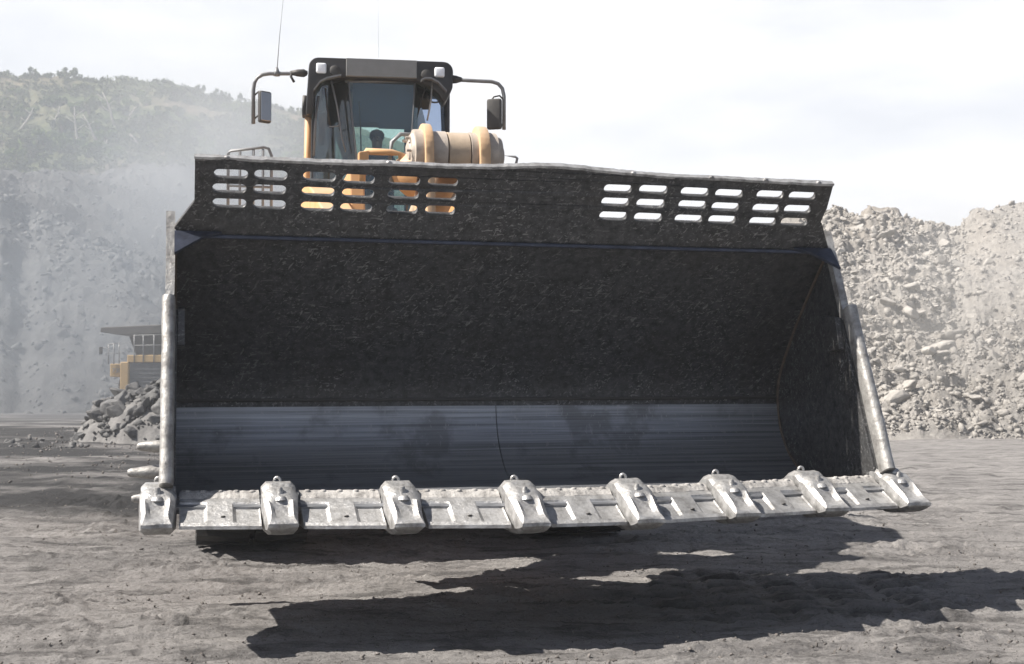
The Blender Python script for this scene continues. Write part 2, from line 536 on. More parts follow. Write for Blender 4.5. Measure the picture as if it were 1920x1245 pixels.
M_BARK = simple('dead_bleached_wood', (0.42, 0.38, 0.33), 0.85, 0, 0.25, 3, 0.3)
M_STEM = simple('shrub_bark', (0.12, 0.09, 0.065), 0.9, 0, 0.25, 3, 0.3)


# ------------------------------------------------------------------ terrain
def px2s(px): return (np.asarray(px, float) - 960.0) / FPX
def zpx(py, Y): return (738.0 - np.asarray(py, float)) / FPX * Y + CAM_H


def ground_base(x, y):
    """large forms of the pit floor"""
    far = np.clip((y - 25) / 90.0, 0, 1.2)
    left = np.clip((5 - x) / 25.0, 0, 1)
    return far * left * 0.75


def build_ground():
    def axis(c0, c1, step, lim0, lim1, g=1.05):
        a = list(np.arange(c0, c1, step)); s = step; v = a[-1]
        while v < lim1: s = min(s * g, 40); v += s; a.append(v)
        s = step; v = a[0]; b = []
        while v > lim0: s = min(s * g, 40); v -= s; b.append(v)
        return np.array(b[::-1] + a)
    xs = axis(-6.0, 6.0, 0.028, -600, 600, 1.035)
    ys = axis(6.5, 13.5, 0.028, -300, 640, 1.022)
    X, Y = np.meshgrid(xs, ys)
    near = np.clip(1.3 - np.hypot(X, Y - 10) / 70, 0.12, 1)
    Z = ground_base(X, Y)
    Z += 0.10 * fbm(X * 0.12, Y * 0.16, 3, 3)
    Z += near * 0.075 * fbm(X * 0.55 + 0.1 * Y, Y * 1.25 - 0.08 * X, 5, 9, 0.52)           # drawn-out ruts
    st = fbm(X * 1.1 + 0.2 * Y, Y * 4.2 - 0.35 * X, 5, 21, 0.6)                             # scuffs across the view
    msk = np.clip(fbm(X * 0.7, Y * 0.9, 3, 33) * 3 + 0.25, 0, 1)
    Z += near * (0.022 + 0.050 * msk) * st
    cr = fbm(X * 7.0, Y * 7.0, 4, 41, 0.7)
    Z += near * 0.038 * np.clip(cr - 0.12, 0, 1) * (0.25 + 1.2 * msk)                              # crumbs
    Z += near * 0.014 * fbm(X * 12, Y * 18, 3, 55, 0.75)
    rid = np.abs(fbm(X * 0.9 + 0.3 * Y, Y * 3.0 - 0.2 * X, 4, 58, 0.6))
    Z -= near * 0.05 * np.clip(0.10 - rid, 0, 1) * 6 * (0.2 + 0.8 * msk)
    # lug prints of big tyres to the right of the machine's path
    prints = np.zeros_like(X)
    for (cx, w, ph) in ((1.40, 0.21, 0.3), (1.92, 0.20, 0.0), (2.42, 0.18, 0.5), (2.92, 0.21, 0.2), (3.46, 0.20, 0.7)):
        cxx = cx + 0.05 * np.sin(Y * 0.8) + 0.06 * (Y - 11.0)
        inside = np.clip((w - np.abs(X - cxx)) / 0.06, 0, 1) * np.clip((13.2 - Y) / 0.6, 0, 1) * np.clip((Y - 9.7) / 0.4, 0, 1)
        lug = np.clip(0.6 + 0.9 * np.sin((Y + 0.06 * (X - cxx) + ph * 0.1) * 2 * math.pi / 0.34 + fbm(X * 0.8, Y * 0.8, 2, 66) * 0.7), 0, 1)
        Z += inside * (0.10 * lug - 0.065)
        prints = np.maximum(prints, inside * (1 - lug) * 0.8)  # grooves tinted darker: compacted dirt plus groove shade painted in
    # churned dark strip on the left
    ch = np.clip((Y - 14) / 5, 0, 1) * np.clip((34 - Y) / 12, 0, 1) * np.clip((-3.0 - X) / 2.0, 0, 1)
    Z += ch * 0.10 * np.clip(fbm(X * 1.8, Y * 1.8, 5, 73, 0.7), -0.1, 1)
    churn_groove_shade = np.clip((Y - 13 + 0.5 * X + 3) / 7, 0, 1) * np.clip((125 - Y) / 60, 0, 1) * np.clip((-2.0 - X) / 2.5, 0, 1) * np.clip(0.9 + 1.6 * fbm(X * 0.35 + .3 * Y, Y * 0.6, 5, 77, 0.6), 0, 1)
    churn_groove_shade = np.maximum(churn_groove_shade, prints)
    ny, nx = X.shape
    V = np.stack([X, Y, Z], -1).reshape(-1, 3)
    i = np.arange(ny * nx).reshape(ny, nx)
    F = np.stack([i[:-1, :-1], i[:-1, 1:], i[1:, 1:], i[1:, :-1]], -1).reshape(-1, 4)
    me = mesh_from_arrays('ground', V, F, [M_GROUND], True)
    at = me.attributes.new('churn_groove_shade', 'FLOAT', 'POINT'); at.data.foreach_set('value', churn_groove_shade.ravel().astype(np.float32))
    tag(link('ground', me), kind='structure')


build_ground()

HP = np.array([-2600, -900, -300, 0, 100, 200, 300, 400, 470, 570, 700, 850, 1000, 1150, 1300, 1500, 1800, 2200.])
H_RIDGE = np.array([90, 105, 118, 130, 141, 150, 160, 176, 186, 203, 240, 290, 360, 440, 510, 590, 660, 700.])
H_GREEN = np.array([250, 285, 318, 322, 318, 320, 326, 332, 336, 345, 370, 410, 470, 540, 590, 650, 690, 715.])
L1PX = np.array([-2600, -900, -300, -60, 0, 20, 60, 110, 170, 240, 300, 400, 520, 700, 900, 1200, 2200.])
L1PY = np.array([255, 285, 318, 335, 350, 368, 392, 428, 456, 482, 520, 580, 640, 700, 730, 735, 735.])
L_Y = np.array([80., 90., 118., 121., 127., 166., 245., 300., 420.])


def hill_z(s, Y, detail=True):
    s, Y = np.broadcast_arrays(np.asarray(s, float), np.asarray(Y, float))
    px = 960 + s * FPX
    X = s * Y
    warp = 5.0 * fbm(px * 0.004, px * 0.0 + 3.3, 4, 12)
    zc = zpx(np.interp(px, L1PX, L1PY), 118.0)
    zg = np.maximum(zpx(np.interp(px, HP, H_GREEN), 166.0), zc + 0.4)
    zr = np.maximum(zpx(np.interp(px, HP, H_RIDGE), 245.0), zg + 0.4)
    knots = [np.full_like(zc, -1.2), np.full_like(zc, 0.35), zc, zc - 0.2, zc + 0.1, zg, zr, zr - 5, zr - 25]
    z = np.zeros_like(zc)
    yy = Y + warp
    for k in range(len(L_Y) - 1):
        t = np.clip((yy - L_Y[k]) / (L_Y[k + 1] - L_Y[k]), 0, 1)
        m = (yy >= L_Y[k]) & (yy <= L_Y[k + 1] + (1e9 if k == len(L_Y) - 2 else 0))
        z = np.where(m, knots[k] * (1 - t) + knots[k + 1] * t, z)
    z = np.where(yy < L_Y[0], -1.2, z)
    if detail:
        a = np.clip((yy - 88) / 12, 0, 1)
        z = z + a * (2.2 * fbm(X * 0.035, Y * 0.035, 5, 5) + 1.4 * np.abs(fbm(X * 0.10 + 0.05 * Y, Y * 0.10, 5, 8, 0.6)) + 0.8 * fbm(X * 0.4, Y * 0.4, 4, 18, 0.65))
    return z


def build_hill():
    ss = np.concatenate([px2s(np.linspace(-2600, -120, 120)), px2s(np.linspace(-110, 700, 330)), px2s(np.linspace(710, 2200, 90))])
    Ys = np.concatenate([np.linspace(80, 126, 95), np.linspace(127, 165, 40), np.linspace(166, 260, 130), np.linspace(263, 420, 40)])
    S, Y = np.meshgrid(ss, Ys)
    Z = hill_z(S, Y)
    X = S * Y
    ny, nx = S.shape
    V = np.stack([X, Y, Z], -1).reshape(-1, 3)
    i = np.arange(ny * nx).reshape(ny, nx)
    F = np.stack([i[:-1, :-1], i[:-1, 1:], i[1:, 1:], i[1:, :-1]], -1).reshape(-1, 4)
    me = mesh_from_arrays('hillside', V, F, [M_HILL], True)
    veg = np.clip((Y + 10 * fbm(X * 0.05, Y * 0.05, 4, 91) - 164) / 6, 0, 1)
    at = me.attributes.new('veg', 'FLOAT', 'POINT'); at.data.foreach_set('value', veg.ravel().astype(np.float32))
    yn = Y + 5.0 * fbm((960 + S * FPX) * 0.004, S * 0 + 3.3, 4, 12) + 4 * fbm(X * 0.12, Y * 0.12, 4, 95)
    shade_mask = np.clip((yn - 119) / 3, 0, 1) * np.clip((160 - yn) / 10, 0, 1) * np.clip(0.8 + 1.5 * fbm(X * 0.06, Y * 0.10, 4, 97), 0.2, 1)  # bank above the crest coloured darker, its shade put into the colour
    at = me.attributes.new('bank_shade', 'FLOAT', 'POINT'); at.data.foreach_set('value', shade_mask.ravel().astype(np.float32))
    tag(link('hillside', me), kind='structure')


build_hill()

RPX = np.array([1000, 1150, 1300, 1450, 1540, 1580, 1640, 1690, 1720, 1755, 1785, 1805, 1830, 1855, 1880, 1920, 2000, 2200, 2600, 3400.])
RPY = np.array([737, 700, 560, 440, 407, 396, 404, 410, 424, 438, 448, 440, 415, 400, 390, 384, 366, 330, 300, 290.])


def rub_z(s, Y, detail=True):
    s, Y = np.broadcast_arrays(np.asarray(s, float), np.asarray(Y, float))
    px = 960 + s * FPX; X = s * Y
    base = 47.5 + 2.0 * fbm(px * 0.006, 1.7 + 0 * px, 3, 14)
    yc = 64.0
    zc = zpx(np.interp(px, RPX, RPY), yc)
    zc = np.maximum(zc, 0.02)
    t = (Y - base) / (yc - base)
    up = np.clip(t, 0, 1) ** 0.92
    z = np.where(Y <= yc, zc * up, zc * (1 - np.clip((Y - yc - 6) / 36, 0, 1)))
    z = np.where(Y < base, -0.35 * np.clip((base - Y) / 2.5, 0, 1), z)
    if detail:
        a = np.clip((Y - base) / 1.5, 0, 1) * np.clip(zc / 3, 0, 1)
        rough = np.clip(1.2 - np.clip((px - 1780) / 120, 0, 1) * np.clip((z - 4) / 4, 0, 1), 0.2, 1)
        z = z + a * rough * (0.9 * fbm(X * 0.3, Y * 0.3 + z * 0.2, 5, 25, 0.6) + 0.5 * np.abs(fbm(X * 1.1, Y * 0.9, 4, 28, 0.65)))
        led = z / 0.8 + 0.5 * fbm(X * 0.4, Y * 0.4, 3, 29)
        z = z + a * rough * 0.22 * (np.abs((led % 1.0) - 0.5) * 2 - 0.5) * (px < 1800)
    return z


def build_rubble_slope():
    ss = np.concatenate([px2s(np.linspace(1000, 1500, 60)), px2s(np.linspace(1504, 1960, 230)), px2s(np.linspace(1970, 3400, 160))])
    Ys = np.concatenate([np.linspace(44, 66, 220), np.linspace(66.5, 106, 40)])
    S, Y = np.meshgrid(ss, Ys)
    Z = rub_z(S, Y); X = S * Y
    ny, nx = S.shape
    V = np.stack([X, Y, Z], -1).reshape(-1, 3)
    i = np.arange(ny * nx).reshape(ny, nx)
    F = np.stack([i[:-1, :-1], i[:-1, 1:], i[1:, 1:], i[1:, :-1]], -1).reshape(-1, 4)
    tag(link('spoil_slope', mesh_from_arrays('spoil_slope', V, F, [M_RUBBLE], False)), kind='structure')


build_rubble_slope()


# ------------------------------------------------------------------ rocks
def rock_points(seed, flat):
    r = np.random.default_rng(seed)
    n = r.integers(11, 19)
    p = r.normal(size=(n, 3)); p /= np.linalg.norm(p, axis=1)[:, None]
    p *= r.uniform(0.75, 1.0, (n, 1))
    p *= np.array([1.0, r.uniform(0.6, 0.95), flat])
    return p


def rock_mesh(name, seed, flat, mat):
    bm = bmesh.new()
    vs = [bm.verts.new(p) for p in rock_points(seed, flat)]
    r = bmesh.ops.convex_hull(bm, input=vs)
    dead = list({g for g in list(r['geom_interior']) + list(r['geom_unused']) if isinstance(g, bmesh.types.BMVert)})
    if dead: bmesh.ops.delete(bm, geom=dead, context='VERTS')
    bmesh.ops.bevel(bm, geom=list(bm.edges), offset=0.05, segments=1, affect='EDGES')
    bmesh.ops.recalc_face_normals(bm, faces=bm.faces)
    me = bpy.data.meshes.new(name); bm.to_mesh(me); bm.free()
    me.materials.append(mat)
    return me


ROCKS_L = [rock_mesh('rubble_rock', 100 + k, 0.32 + 0.06 * (k % 6), M_ROCK) for k in range(12)]
ROCKS_D = [rock_mesh('boulder', 300 + k, 0.5 + 0.06 * (k % 5), M_ROCKD) for k in range(10)]


def rock_soup(name, pts, sizes, mat, seed, flat=(0.3, 0.8), tilt=0.6):
    """very many small angular stones in one mesh"""
    r = np.random.default_rng(seed)
    base = []
    for k in range(8):
        bm = bmesh.new()
        rr = np.random.default_rng(seed * 31 + k)
        p = rr.normal(size=(9, 3)); p /= np.linalg.norm(p, axis=1)[:, None]
        vs = [bm.verts.new(q) for q in p]
        h = bmesh.ops.convex_hull(bm, input=vs)
        dead = list({g for g in list(h['geom_interior']) + list(h['geom_unused']) if isinstance(g, bmesh.types.BMVert)})
        if dead: bmesh.ops.delete(bm, geom=dead, context='VERTS')
        bmesh.ops.triangulate(bm, faces=bm.faces)
        bm.verts.index_update()
        base.append((np.array([v.co[:] for v in bm.verts]), np.array([[v.index for v in f.verts] for f in bm.faces])))
        bm.free()
    VV, FF, off = [], [], 0
    for k in range(len(pts)):
        bv, bf = base[r.integers(0, 8)]
        a, b, c = r.uniform(0, 6.28), r.normal(0, tilt), r.normal(0, tilt)
        ca, sa, cb, sb, cc, sc = math.cos(a), math.sin(a), math.cos(b), math.sin(b), math.cos(c), math.sin(c)
        Rm = np.array([[ca, -sa, 0], [sa, ca, 0], [0, 0, 1]]) @ np.array([[1, 0, 0], [0, cb, -sb], [0, sb, cb]]) @ np.array([[cc, 0, sc], [0, 1, 0], [-sc, 0, cc]])
        sv = sizes[k] * np.array([1.0, r.uniform(0.55, 0.95), r.uniform(*flat)])
        VV.append((bv * sv) @ Rm.T + pts[k]); FF.append(bf + off); off += len(bv)
    return mesh_from_arrays(name, np.concatenate(VV), np.concatenate(FF), [mat])


# right-hand spoil slope: 260 biggest rocks are objects, the small stuff is one mesh
slope_group = 'pale rocks lying on the spoil slope at the right'
spec = [  # px, py-ish distance fraction, size, tilt -> standout rocks with labels of their own
    (1800, 0.76, 0.62, 0.55, 'large tilted flat slab high on the pale spoil slope, just below the dip'),
    (1662, 0.985, 0.55, 0.1, 'broad pale block on the crest of the spoil slope, left of the dip'),
    (1767, 0.74, 0.50, 0.9, 'long thin slab leaning steeply beside the large tilted slab on the spoil slope'),
    (1665, 0.43, 0.62, 0.1, 'wide rounded slab halfway down the spoil slope next to the bucket'),
    (1770, 0.27, 0.72, 0.1, 'biggest flat slab low on the pale spoil slope'),
    (1705, 0.10, 0.55, 0.15, 'squat pale block near the foot of the spoil slope right of the bucket'),
]
for k, (px, fr, sz, tl, lab) in enumerate(spec):
    s = px2s(px); Y = 48.5 + fr * 15.5
    o = link('rubble_rock', ROCKS_L[k], None, (s * Y, Y, float(rub_z(s, Y)) + 0.12))
    o.scale = (sz * 1.15, sz, sz)
    o.rotation_euler = (0.5 + tl * 0.4, tl * 0.7, 0.8 * k)
    tag(o, lab, 'rock', slope_group)
n = 0
while n < 262:
    px = random.uniform(1545, 1990); fr = random.random() ** 0.9
    if px > 1800 and 0.45 < fr < 0.95 and random.random() < 0.8: continue
    s = float(px2s(px)); Y = 47.8 + fr * 16.4
    sz = min(0.62, 0.17 + random.expovariate(9.0))
    o = link('rubble_rock', ROCKS_L[random.randrange(12)], None, (s * Y, Y, float(rub_z(s, Y)) + 0.1 * sz))
    o.scale = (sz * random.uniform(0.9, 1.3), sz, sz * random.uniform(0.8, 1.2))
    o.rotation_euler = (random.gauss(0.45, 0.3), random.gauss(0, 0.3), random.uniform(0, 6.28))
    tag(o, 'pale angular rock lying loose among rubble on the right-hand spoil slope', 'rock', slope_group)
    n += 1
N = 15000
pxs = rng.uniform(1500, 2150, N); frs = rng.random(N)
keep = ~((pxs > 1790 + 30 * frs) & (frs > 0.4) & (rng.random(N) < 0.7))
pxs, frs = pxs[keep], frs[keep]
s = px2s(pxs); Y = 47.6 + frs * 17.2
P = np.stack([s * Y, Y, rub_z(s, Y) + 0.01], 1)
me = rock_soup('small_rubble', P, np.minimum(0.04 + rng.exponential(0.055, len(P)), 0.3), M_ROCK, 5)
tag(link('small_rubble', me), 'loose small grey rubble covering the right-hand spoil slope', 'rubble', None, 'stuff')


# left boulder heap in front of the haul truck
HEAP = Vector((-13.6, 47.0, 0))
def heap_z(x, y):
    g = ground_base(np.asarray(x, float), np.asarray(y, float))
    dx = (np.asarray(x) - (-11.0)) / np.where(np.asarray(x) < -11, 5.2, 9.0)
    dy = (np.asarray(y) - 47.5) / 4.2
    r = np.sqrt(dx * dx + dy * dy)
    return g + 2.9 * np.clip(1 - r, 0, 1) ** 0.62 - 0.06


def build_heap():
    xs = np.linspace(-17.5, 0, 110); ys = np.linspace(42, 53, 80)
    X, Y = np.meshgrid(xs, ys)
    Z = heap_z(X, Y); Z = Z + np.clip((Z - ground_base(X, Y)) * 2, 0, 1) * (0.35 * fbm(X * 0.9, Y * 0.9, 4, 61, 0.6))
    i = np.arange(X.size).reshape(X.shape)
    F = np.stack([i[:-1, :-1], i[:-1, 1:], i[1:, 1:], i[1:, :-1]], -1).reshape(-1, 4)
    t = mat_rock('dark_spoil', (0.09, 0.088, 0.086), (0.19, 0.184, 0.178))
    tag(link('spoil_heap', mesh_from_arrays('spoil_heap', np.stack([X, Y, Z], -1).reshape(-1, 3), F, [t], False)), kind='structure')


build_heap()
big = [(-15.9, 45.4, 0.68, 'largest pale boulder low on the front of the dark rock heap'),
       (-15.3, 46.6, 0.85, 'big dusty grey boulder high in the middle of the rock heap, below the haul truck'),
       (-16.1, 47.0, 0.40, 'dark rounded boulder at the left top of the rock heap')]
for k, (x, y, sz, lab) in enumerate(big):
    x2 = x + 1.2
    o = link('boulder', ROCKS_D[k], None, (x2, y, float(heap_z(x2, y)) + 0.25 * sz)); o.scale = (sz, sz, sz); o.rotation_euler = (0.3, 0.2, k * 1.3)
    tag(o, lab, 'boulder', 'boulders in the dark rock heap at the left')
n = 0
while n < 150:
    x = random.uniform(-17, -9.5); y = random.uniform(43.2, 48.5)
    h = float(heap_z(x, y)) - float(ground_base(x, y))
    if h < 0.05: continue
    sz = random.uniform(0.2, 0.55) * (0.55 + 0.5 * min(h, 1))
    o = link('boulder', ROCKS_D[random.randrange(10)], None, (x, y, float(heap_z(x, y)) + 0.25 * sz))
    o.scale = (sz * random.uniform(0.9, 1.4), sz, sz * random.uniform(0.75, 1.1)); o.rotation_euler = (random.gauss(0, 0.5), random.gauss(0, 0.5), random.uniform(0, 6.28))
    tag(o, 'dark grey boulder lying in the rock heap before the haul truck', 'boulder', 'boulders in the dark rock heap at the left')
    n += 1
xs = rng.uniform(-18, 0, 3500); ys = rng.uniform(41.5, 49, 3500)
hz = heap_z(xs, ys); k = (hz - ground_base(xs, ys) > -0.03) | (rng.random(3500) < 0.12)
P = np.stack([xs, ys, hz + 0.03], 1)[k]
tag(link('small_rubble', rock_soup('small_rubble', P, np.minimum(0.05 + rng.exponential(0.07, len(P)), 0.3), M_ROCKD, 9)),
    'dark broken stones filling the rock heap at the left', 'rubble', None, 'stuff')

# small stones and clods over the floor
N = 11000
xs = np.concatenate([rng.uniform(-6, 6.5, 7000), rng.normal(-10, 5, 4000)]); ys = np.concatenate([7 + rng.exponential(4, 7000), rng.uniform(14, 60, 4000)])
def ground_here(x, y):
    return ground_base(x, y) + 0.10 * fbm(x * 0.12, y * 0.16, 3, 3) + np.clip(1.3 - np.hypot(x, y - 10) / 70, 0.12, 1) * 0.075 * fbm(x * 0.55 + 0.1 * y, y * 1.25 - 0.08 * x, 5, 9, 0.52)
sz = np.minimum(0.005 + rng.exponential(0.0055, N), 0.026) * (1 + np.clip((ys - 14) / 10, 0, 4))
P = np.stack([xs, ys, ground_here(xs, ys) + 0.25 * sz], 1)
tag(link('dirt_clods', rock_soup('dirt_clods', P, sz, M_PEBBLE, 15)), 'small grey stones and clods scattered over the pit floor', 'stones', None, 'stuff')
# stones on the left mine slope
N = 5000
pxs = rng.uniform(-250, 420, N); Yv = rng.uniform(88, 166, N); s = px2s(pxs)
P = np.stack([s * Yv, Yv, hill_z(s, Yv)], 1)
tag(link('bank_rubble', rock_soup('bank_rubble', P, np.minimum(0.06 + rng.exponential(0.11, N), 0.7), M_ROCKD, 19)),
    'pale broken rock strewn over the grey bank below the scrub hill', 'rubble', None, 'stuff')
N = 900
pxs = rng.uniform(-200, 420, N); s = px2s(pxs)
Yv = 117.5 - 5.0 * fbm(pxs * 0.004, pxs * 0 + 3.3, 4, 12) + rng.normal(0, 3.2, N)
P = np.stack([s * Yv, Yv, hill_z(s, Yv) + 0.05], 1)
tag(link('crest_rubble', rock_soup('crest_rubble', P, np.minimum(0.08 + rng.exponential(0.15, N), 0.9), M_ROCKD, 23)),
    'line of loose rocks tipped along the crest of the left spoil bank', 'rubble', None, 'stuff')


# ------------------------------------------------------------------ scrub, shrubs and dead trees on the hill
def leaf_cloud(seed, n, rad, height, leaf):
    """n leaf-sized quads in uneven clumps"""
    r = np.random.default_rng(seed)
    nc = 7
    cen = np.stack([r.normal(0, 0.45, nc) * rad, r.normal(0, 0.45, nc) * rad, r.uniform(0.25, 0.9, nc) * height], 1)
    cr = r.uniform(0.25, 0.5, nc) * rad
    k = r.integers(0, nc, n)
    d = r.normal(size=(n, 3)); d /= np.linalg.norm(d, axis=1)[:, None]
    c = cen[k] + d * (cr[k] * r.random(n) ** 0.45)[:, None]
    c[:, 2] = np.maximum(c[:, 2], 0.05)
    a = r.normal(size=(n, 3)); a /= np.linalg.norm(a, axis=1)[:, None]
    b = np.cross(a, r.normal(size=(n, 3))); b /= np.linalg.norm(b, axis=1)[:, None]
    L = leaf * r.uniform(0.6, 1.3, (n, 1))
    V = np.stack([c - a * L, c + b * L * 0.45, c + a * L, c - b * L * 0.45], 1).reshape(-1, 3)
    return V, np.arange(4 * n).reshape(n, 4)


FOL = []
for k in range(6):
    V, F = leaf_cloud(500 + k, 420, 1.0, 1.5, 0.16)
    FOL.append(mesh_from_arrays('foliage', V, F, [M_LEAF[k % 3]]))
bm = MB()
for k in range(5):
    a = k * 1.26
    bm.tube([(0, 0, -0.2), (0.12 * math.cos(a), 0.12 * math.sin(a), 0.5), (0.45 * math.cos(a + .3), 0.45 * math.sin(a + .3), 1.1)], [0.06, 0.045, 0.015], 6)
st0 = bm.build('stem', M_STEM)
STEM = st0.data
bpy.data.objects.remove(st0)


def shrub(px, Y, size, kind, label, group, tall=1.0):
    s = float(px2s(px))
    e = empty('shrub', (s * Y, Y, float(hill_z(s, Y)) - 0.1), random.uniform(0, 6.28))
    e.scale = (size, size, size * tall)
    tag(e, label, 'shrub', group)
    link('foliage', FOL[kind], e); link('stem', STEM, e)


RG = 'shrubs along the skyline of the hill'
SG = 'green shrubs on the hillside'
for (px, sz, tall, lab) in ((52, 2.0, 1.2, 'small bushy tree standing up on the skyline near the left edge of the photo'),
                            (122, 2.2, 1.0, 'round dark shrub on the skyline, second bump from the left edge'),
                            (408, 1.9, 1.2, 'dark rounded bush on the skyline nearest the left cab mirror'),
                            (372, 1.3, 1.3, 'small upright bush on the skyline just left of the bush near the mirror')):
    shrub(px, 243, sz * 0.72, 0, lab, RG, tall)
for k in range(46):
    px = random.uniform(-60, 600)
    shrub(px, random.uniform(239, 247), random.uniform(0.4, 0.95), random.choice((0, 2, 0)), 'low ragged shrub breaking the skyline of the hazy hill', RG, random.uniform(0.8, 1.5))
for k in range(120):
    px = random.uniform(-70, 580); Y = random.triangular(168, 240, 176)
    if px > 250 and random.random() < 0.35: px = random.uniform(-70, 200)
    shrub(px, Y, random.uniform(0.7, 1.7), random.choice((0, 1, 1, 2)), 'bright green leafy shrub growing on the dusty hillside', SG, random.uniform(0.7, 1.2))

# low scrub, far too many to count
NV, NF, off = [], [], 0
pr = rng.random(4600) ** 0.8
pxs = -150 + pr * 900
Yv = rng.uniform(165, 246, 4600)
s = px2s(pxs); zs = hill_z(s, Yv)
grow = fbm(s * Yv * 0.05, Yv * 0.05, 4, 91)
bare = fbm(s * Yv * 0.035, Yv * 0.05, 4, 47)
cl = [leaf_cloud(700 + k, 46, 1.0, 0.7, 0.24) for k in range(8)]
for k in range(4600):
    if bare[k] > 0.06 and Yv[k] > 195: continue
    v, f = cl[k % 8]
    sc = rng.uniform(0.5, 1.5)
    NV.append(v * np.array([sc, sc, sc * 0.8]) + np.array([s[k] * Yv[k], Yv[k], zs[k] - 0.05])); NF.append(f + off); off += len(v)
tag(link('hillside_scrub', mesh_from_arrays('hillside_scrub', np.concatenate(NV), np.concatenate(NF), [M_LEAF[2]])),
    'low olive scrub and grass covering the hillside', 'scrub', None, 'stuff')

DG = 'dead bleached trees on the hillside'
dead = [  # bottom px,py, top px,py, distance, label
    (139, 300, 136, 218, 180, 'tall upright bleached dead trunk on the green hillside'),
    (262, 288, 240, 258, 180, 'short pale log lying slantwise on the hillside right of the upright dead trunk'),
    (180, 276, 150, 222, 182, 'thin dead trunk leaning against the tall upright dead trunk'),
    (92, 250, 106, 205, 190, 'thin dead trunk leaning right among the scrub at upper left'),
    (212, 262, 188, 196, 190, 'slender leaning dead trunk right of the tall upright dead trunk'),
    (30, 262, 58, 216, 190, 'leaning dead trunk nearest the left edge of the photo'),
    (196, 300, 198, 268, 176, 'short upright dead stump near the bottom of the green hillside'),
    (235, 245, 250, 215, 195, 'thin dead snag leaning right above the short pale log'),
]
for (x0, y0, x1, y1, Y, lab) in dead:
    s0 = float(px2s(x0)); base = Vector((s0 * Y, Y, float(hill_z(s0, Y)) - 0.2))
    ln = (y0 - y1) / FPX * Y; lean = (x1 - x0) / FPX * Y
    e = empty('dead_tree', base)
    tag(e, lab, 'dead tree', DG)
    m = MB()
    pts = [(lean * t + 0.15 * math.sin(5 * t + x0), -0.4 * t, ln * t) for t in (0, .25, .5, .75, 1.0)]
    m.tube(pts, [0.24, 0.20, 0.16, 0.11, 0.05], 7)
    m.build('trunk', M_BARK, e)
    for j, t in enumerate((0.45, 0.62, 0.78)):
        b0 = Vector((lean * t, -0.4 * t, ln * t)); sd = 1 if (j + x0) % 2 else -1
        m = MB()
        m.tube([b0, b0 + Vector((sd * ln * .10, -.2, ln * .06)), b0 + Vector((sd * ln * .22, -.1, ln * .16))], [0.09, 0.06, 0.02], 5)
        m.build('branch', M_BARK, e)


# ------------------------------------------------------------------ wheel loader
PSI = 0.2538
BX, BY, BZ = 0.3032, 9.8564, CAM_H - 0.6467
AX = 6.1                                            # bucket edge to front axle
rt = Vector((math.cos(PSI), math.sin(PSI), 0)); bk = Vector((-math.sin(PSI), math.cos(PSI), 0))
root_loc = Vector((BX, BY, 0)) + bk * AX
loader = empty('wheel_loader', root_loc, PSI)
tag(loader, 'huge dusty orange wheel loader holding its wide black toothed bucket towards the viewer', 'wheel loader')
OFF = (0, -AX, 0)

# --- bucket shell: local frame u (right), b (back), w (up), origin at the edge
HW = 2.84
PROF = [(0.0, -0.10), (0.55, -0.12), (1.05, -0.135), (1.30, -0.125), (1.48, -0.07), (1.63, 0.04), (1.75, 0.17), (1.84, 0.34), (1.88, 0.574),
        (1.85, 0.74), (1.76, 0.90), (1.64, 1.05), (1.48, 1.25), (1.26, 1.48), (1.04, 1.70), (0.8244, 1.907)]


def densify(P, n):
    P = np.array(P); d = np.concatenate([[0], np.cumsum(np.linalg.norm(np.diff(P, axis=0), axis=1))])
    t = np.linspace(0, d[-1], n)
    Q = np.stack([np.interp(t, d, P[:, 0]), np.interp(t, d, P[:, 1])], 1)
    for _ in range(2):
        Q[1:-1] = 0.25 * Q[:-2] + 0.5 * Q[1:-1] + 0.25 * Q[2:]
    return Q


def offset_curve(Q, d):
    T = np.gradient(Q, axis=0); T /= np.linalg.norm(T, axis=1)[:, None]
    return Q + d * np.stack([T[:, 1], -T[:, 0]], 1)


PD = densify(PROF, 60)
PO = offset_curve(PD, 0.05)
shell = MB()
poly = [tuple(p) for p in PD] + [tuple(p) for p in PO[::-1]]
us = np.linspace(-HW, HW, 49)
shell.loft([[(u, p[0], p[1]) for p in poly] for u in us])
# side walls as plates following the profile and the sloping front edge
FE = [(0.02 + 0.419 * w, w) for w in (-0.10, 0.5, 1.0, 1.5, 2.02)]
wall_poly = [tuple(p) for p in PO] + [(0.86, 1.99)] + FE[::-1][0:]
for sgn in (-1, 1):
    a0, a1 = (HW - 0.003, HW + 0.055) if sgn > 0 else (-HW - 0.055, -HW + 0.003)
    shell.prism(wall_poly, 'x', a0, a1)
# heel ribs on the outside of the back
for u in (-1.25, -0.55, 0.55, 1.25):
    shell.prism([(1.80, 0.1), (2.35, 0.05), (2.40, 0.5), (1.90, 1.10), (1.83, 0.96), (1.91, 0.78), (1.95, 0.574), (1.91, 0.34)], 'x', u - 0.05, u + 0.05)
bucket = shell.build('bucket', [M_BUCKET], loader, (0, -AX, BZ), smooth_angle=35)

# --- spill guard: plate with 36 slots, built flat then stood up on the weld line
GD = Vector((0, -0.3825, 0.5548)).normalized()      # up along the plate (b, w)
GL = 0.67
GUARD0 = Vector((0, 0.8244, 1.907))


def slot_loop(u0, u1, t, h=0.036):
    pts = []
    for a in np.linspace(-90, 90, 9): pts.append((u1 - h + h * math.cos(R(a)), t + h * math.sin(R(a))))
    for a in np.linspace(90, 270, 9): pts.append((u0 + h + h * math.cos(R(a)), t + h * math.sin(R(a))))
    return pts


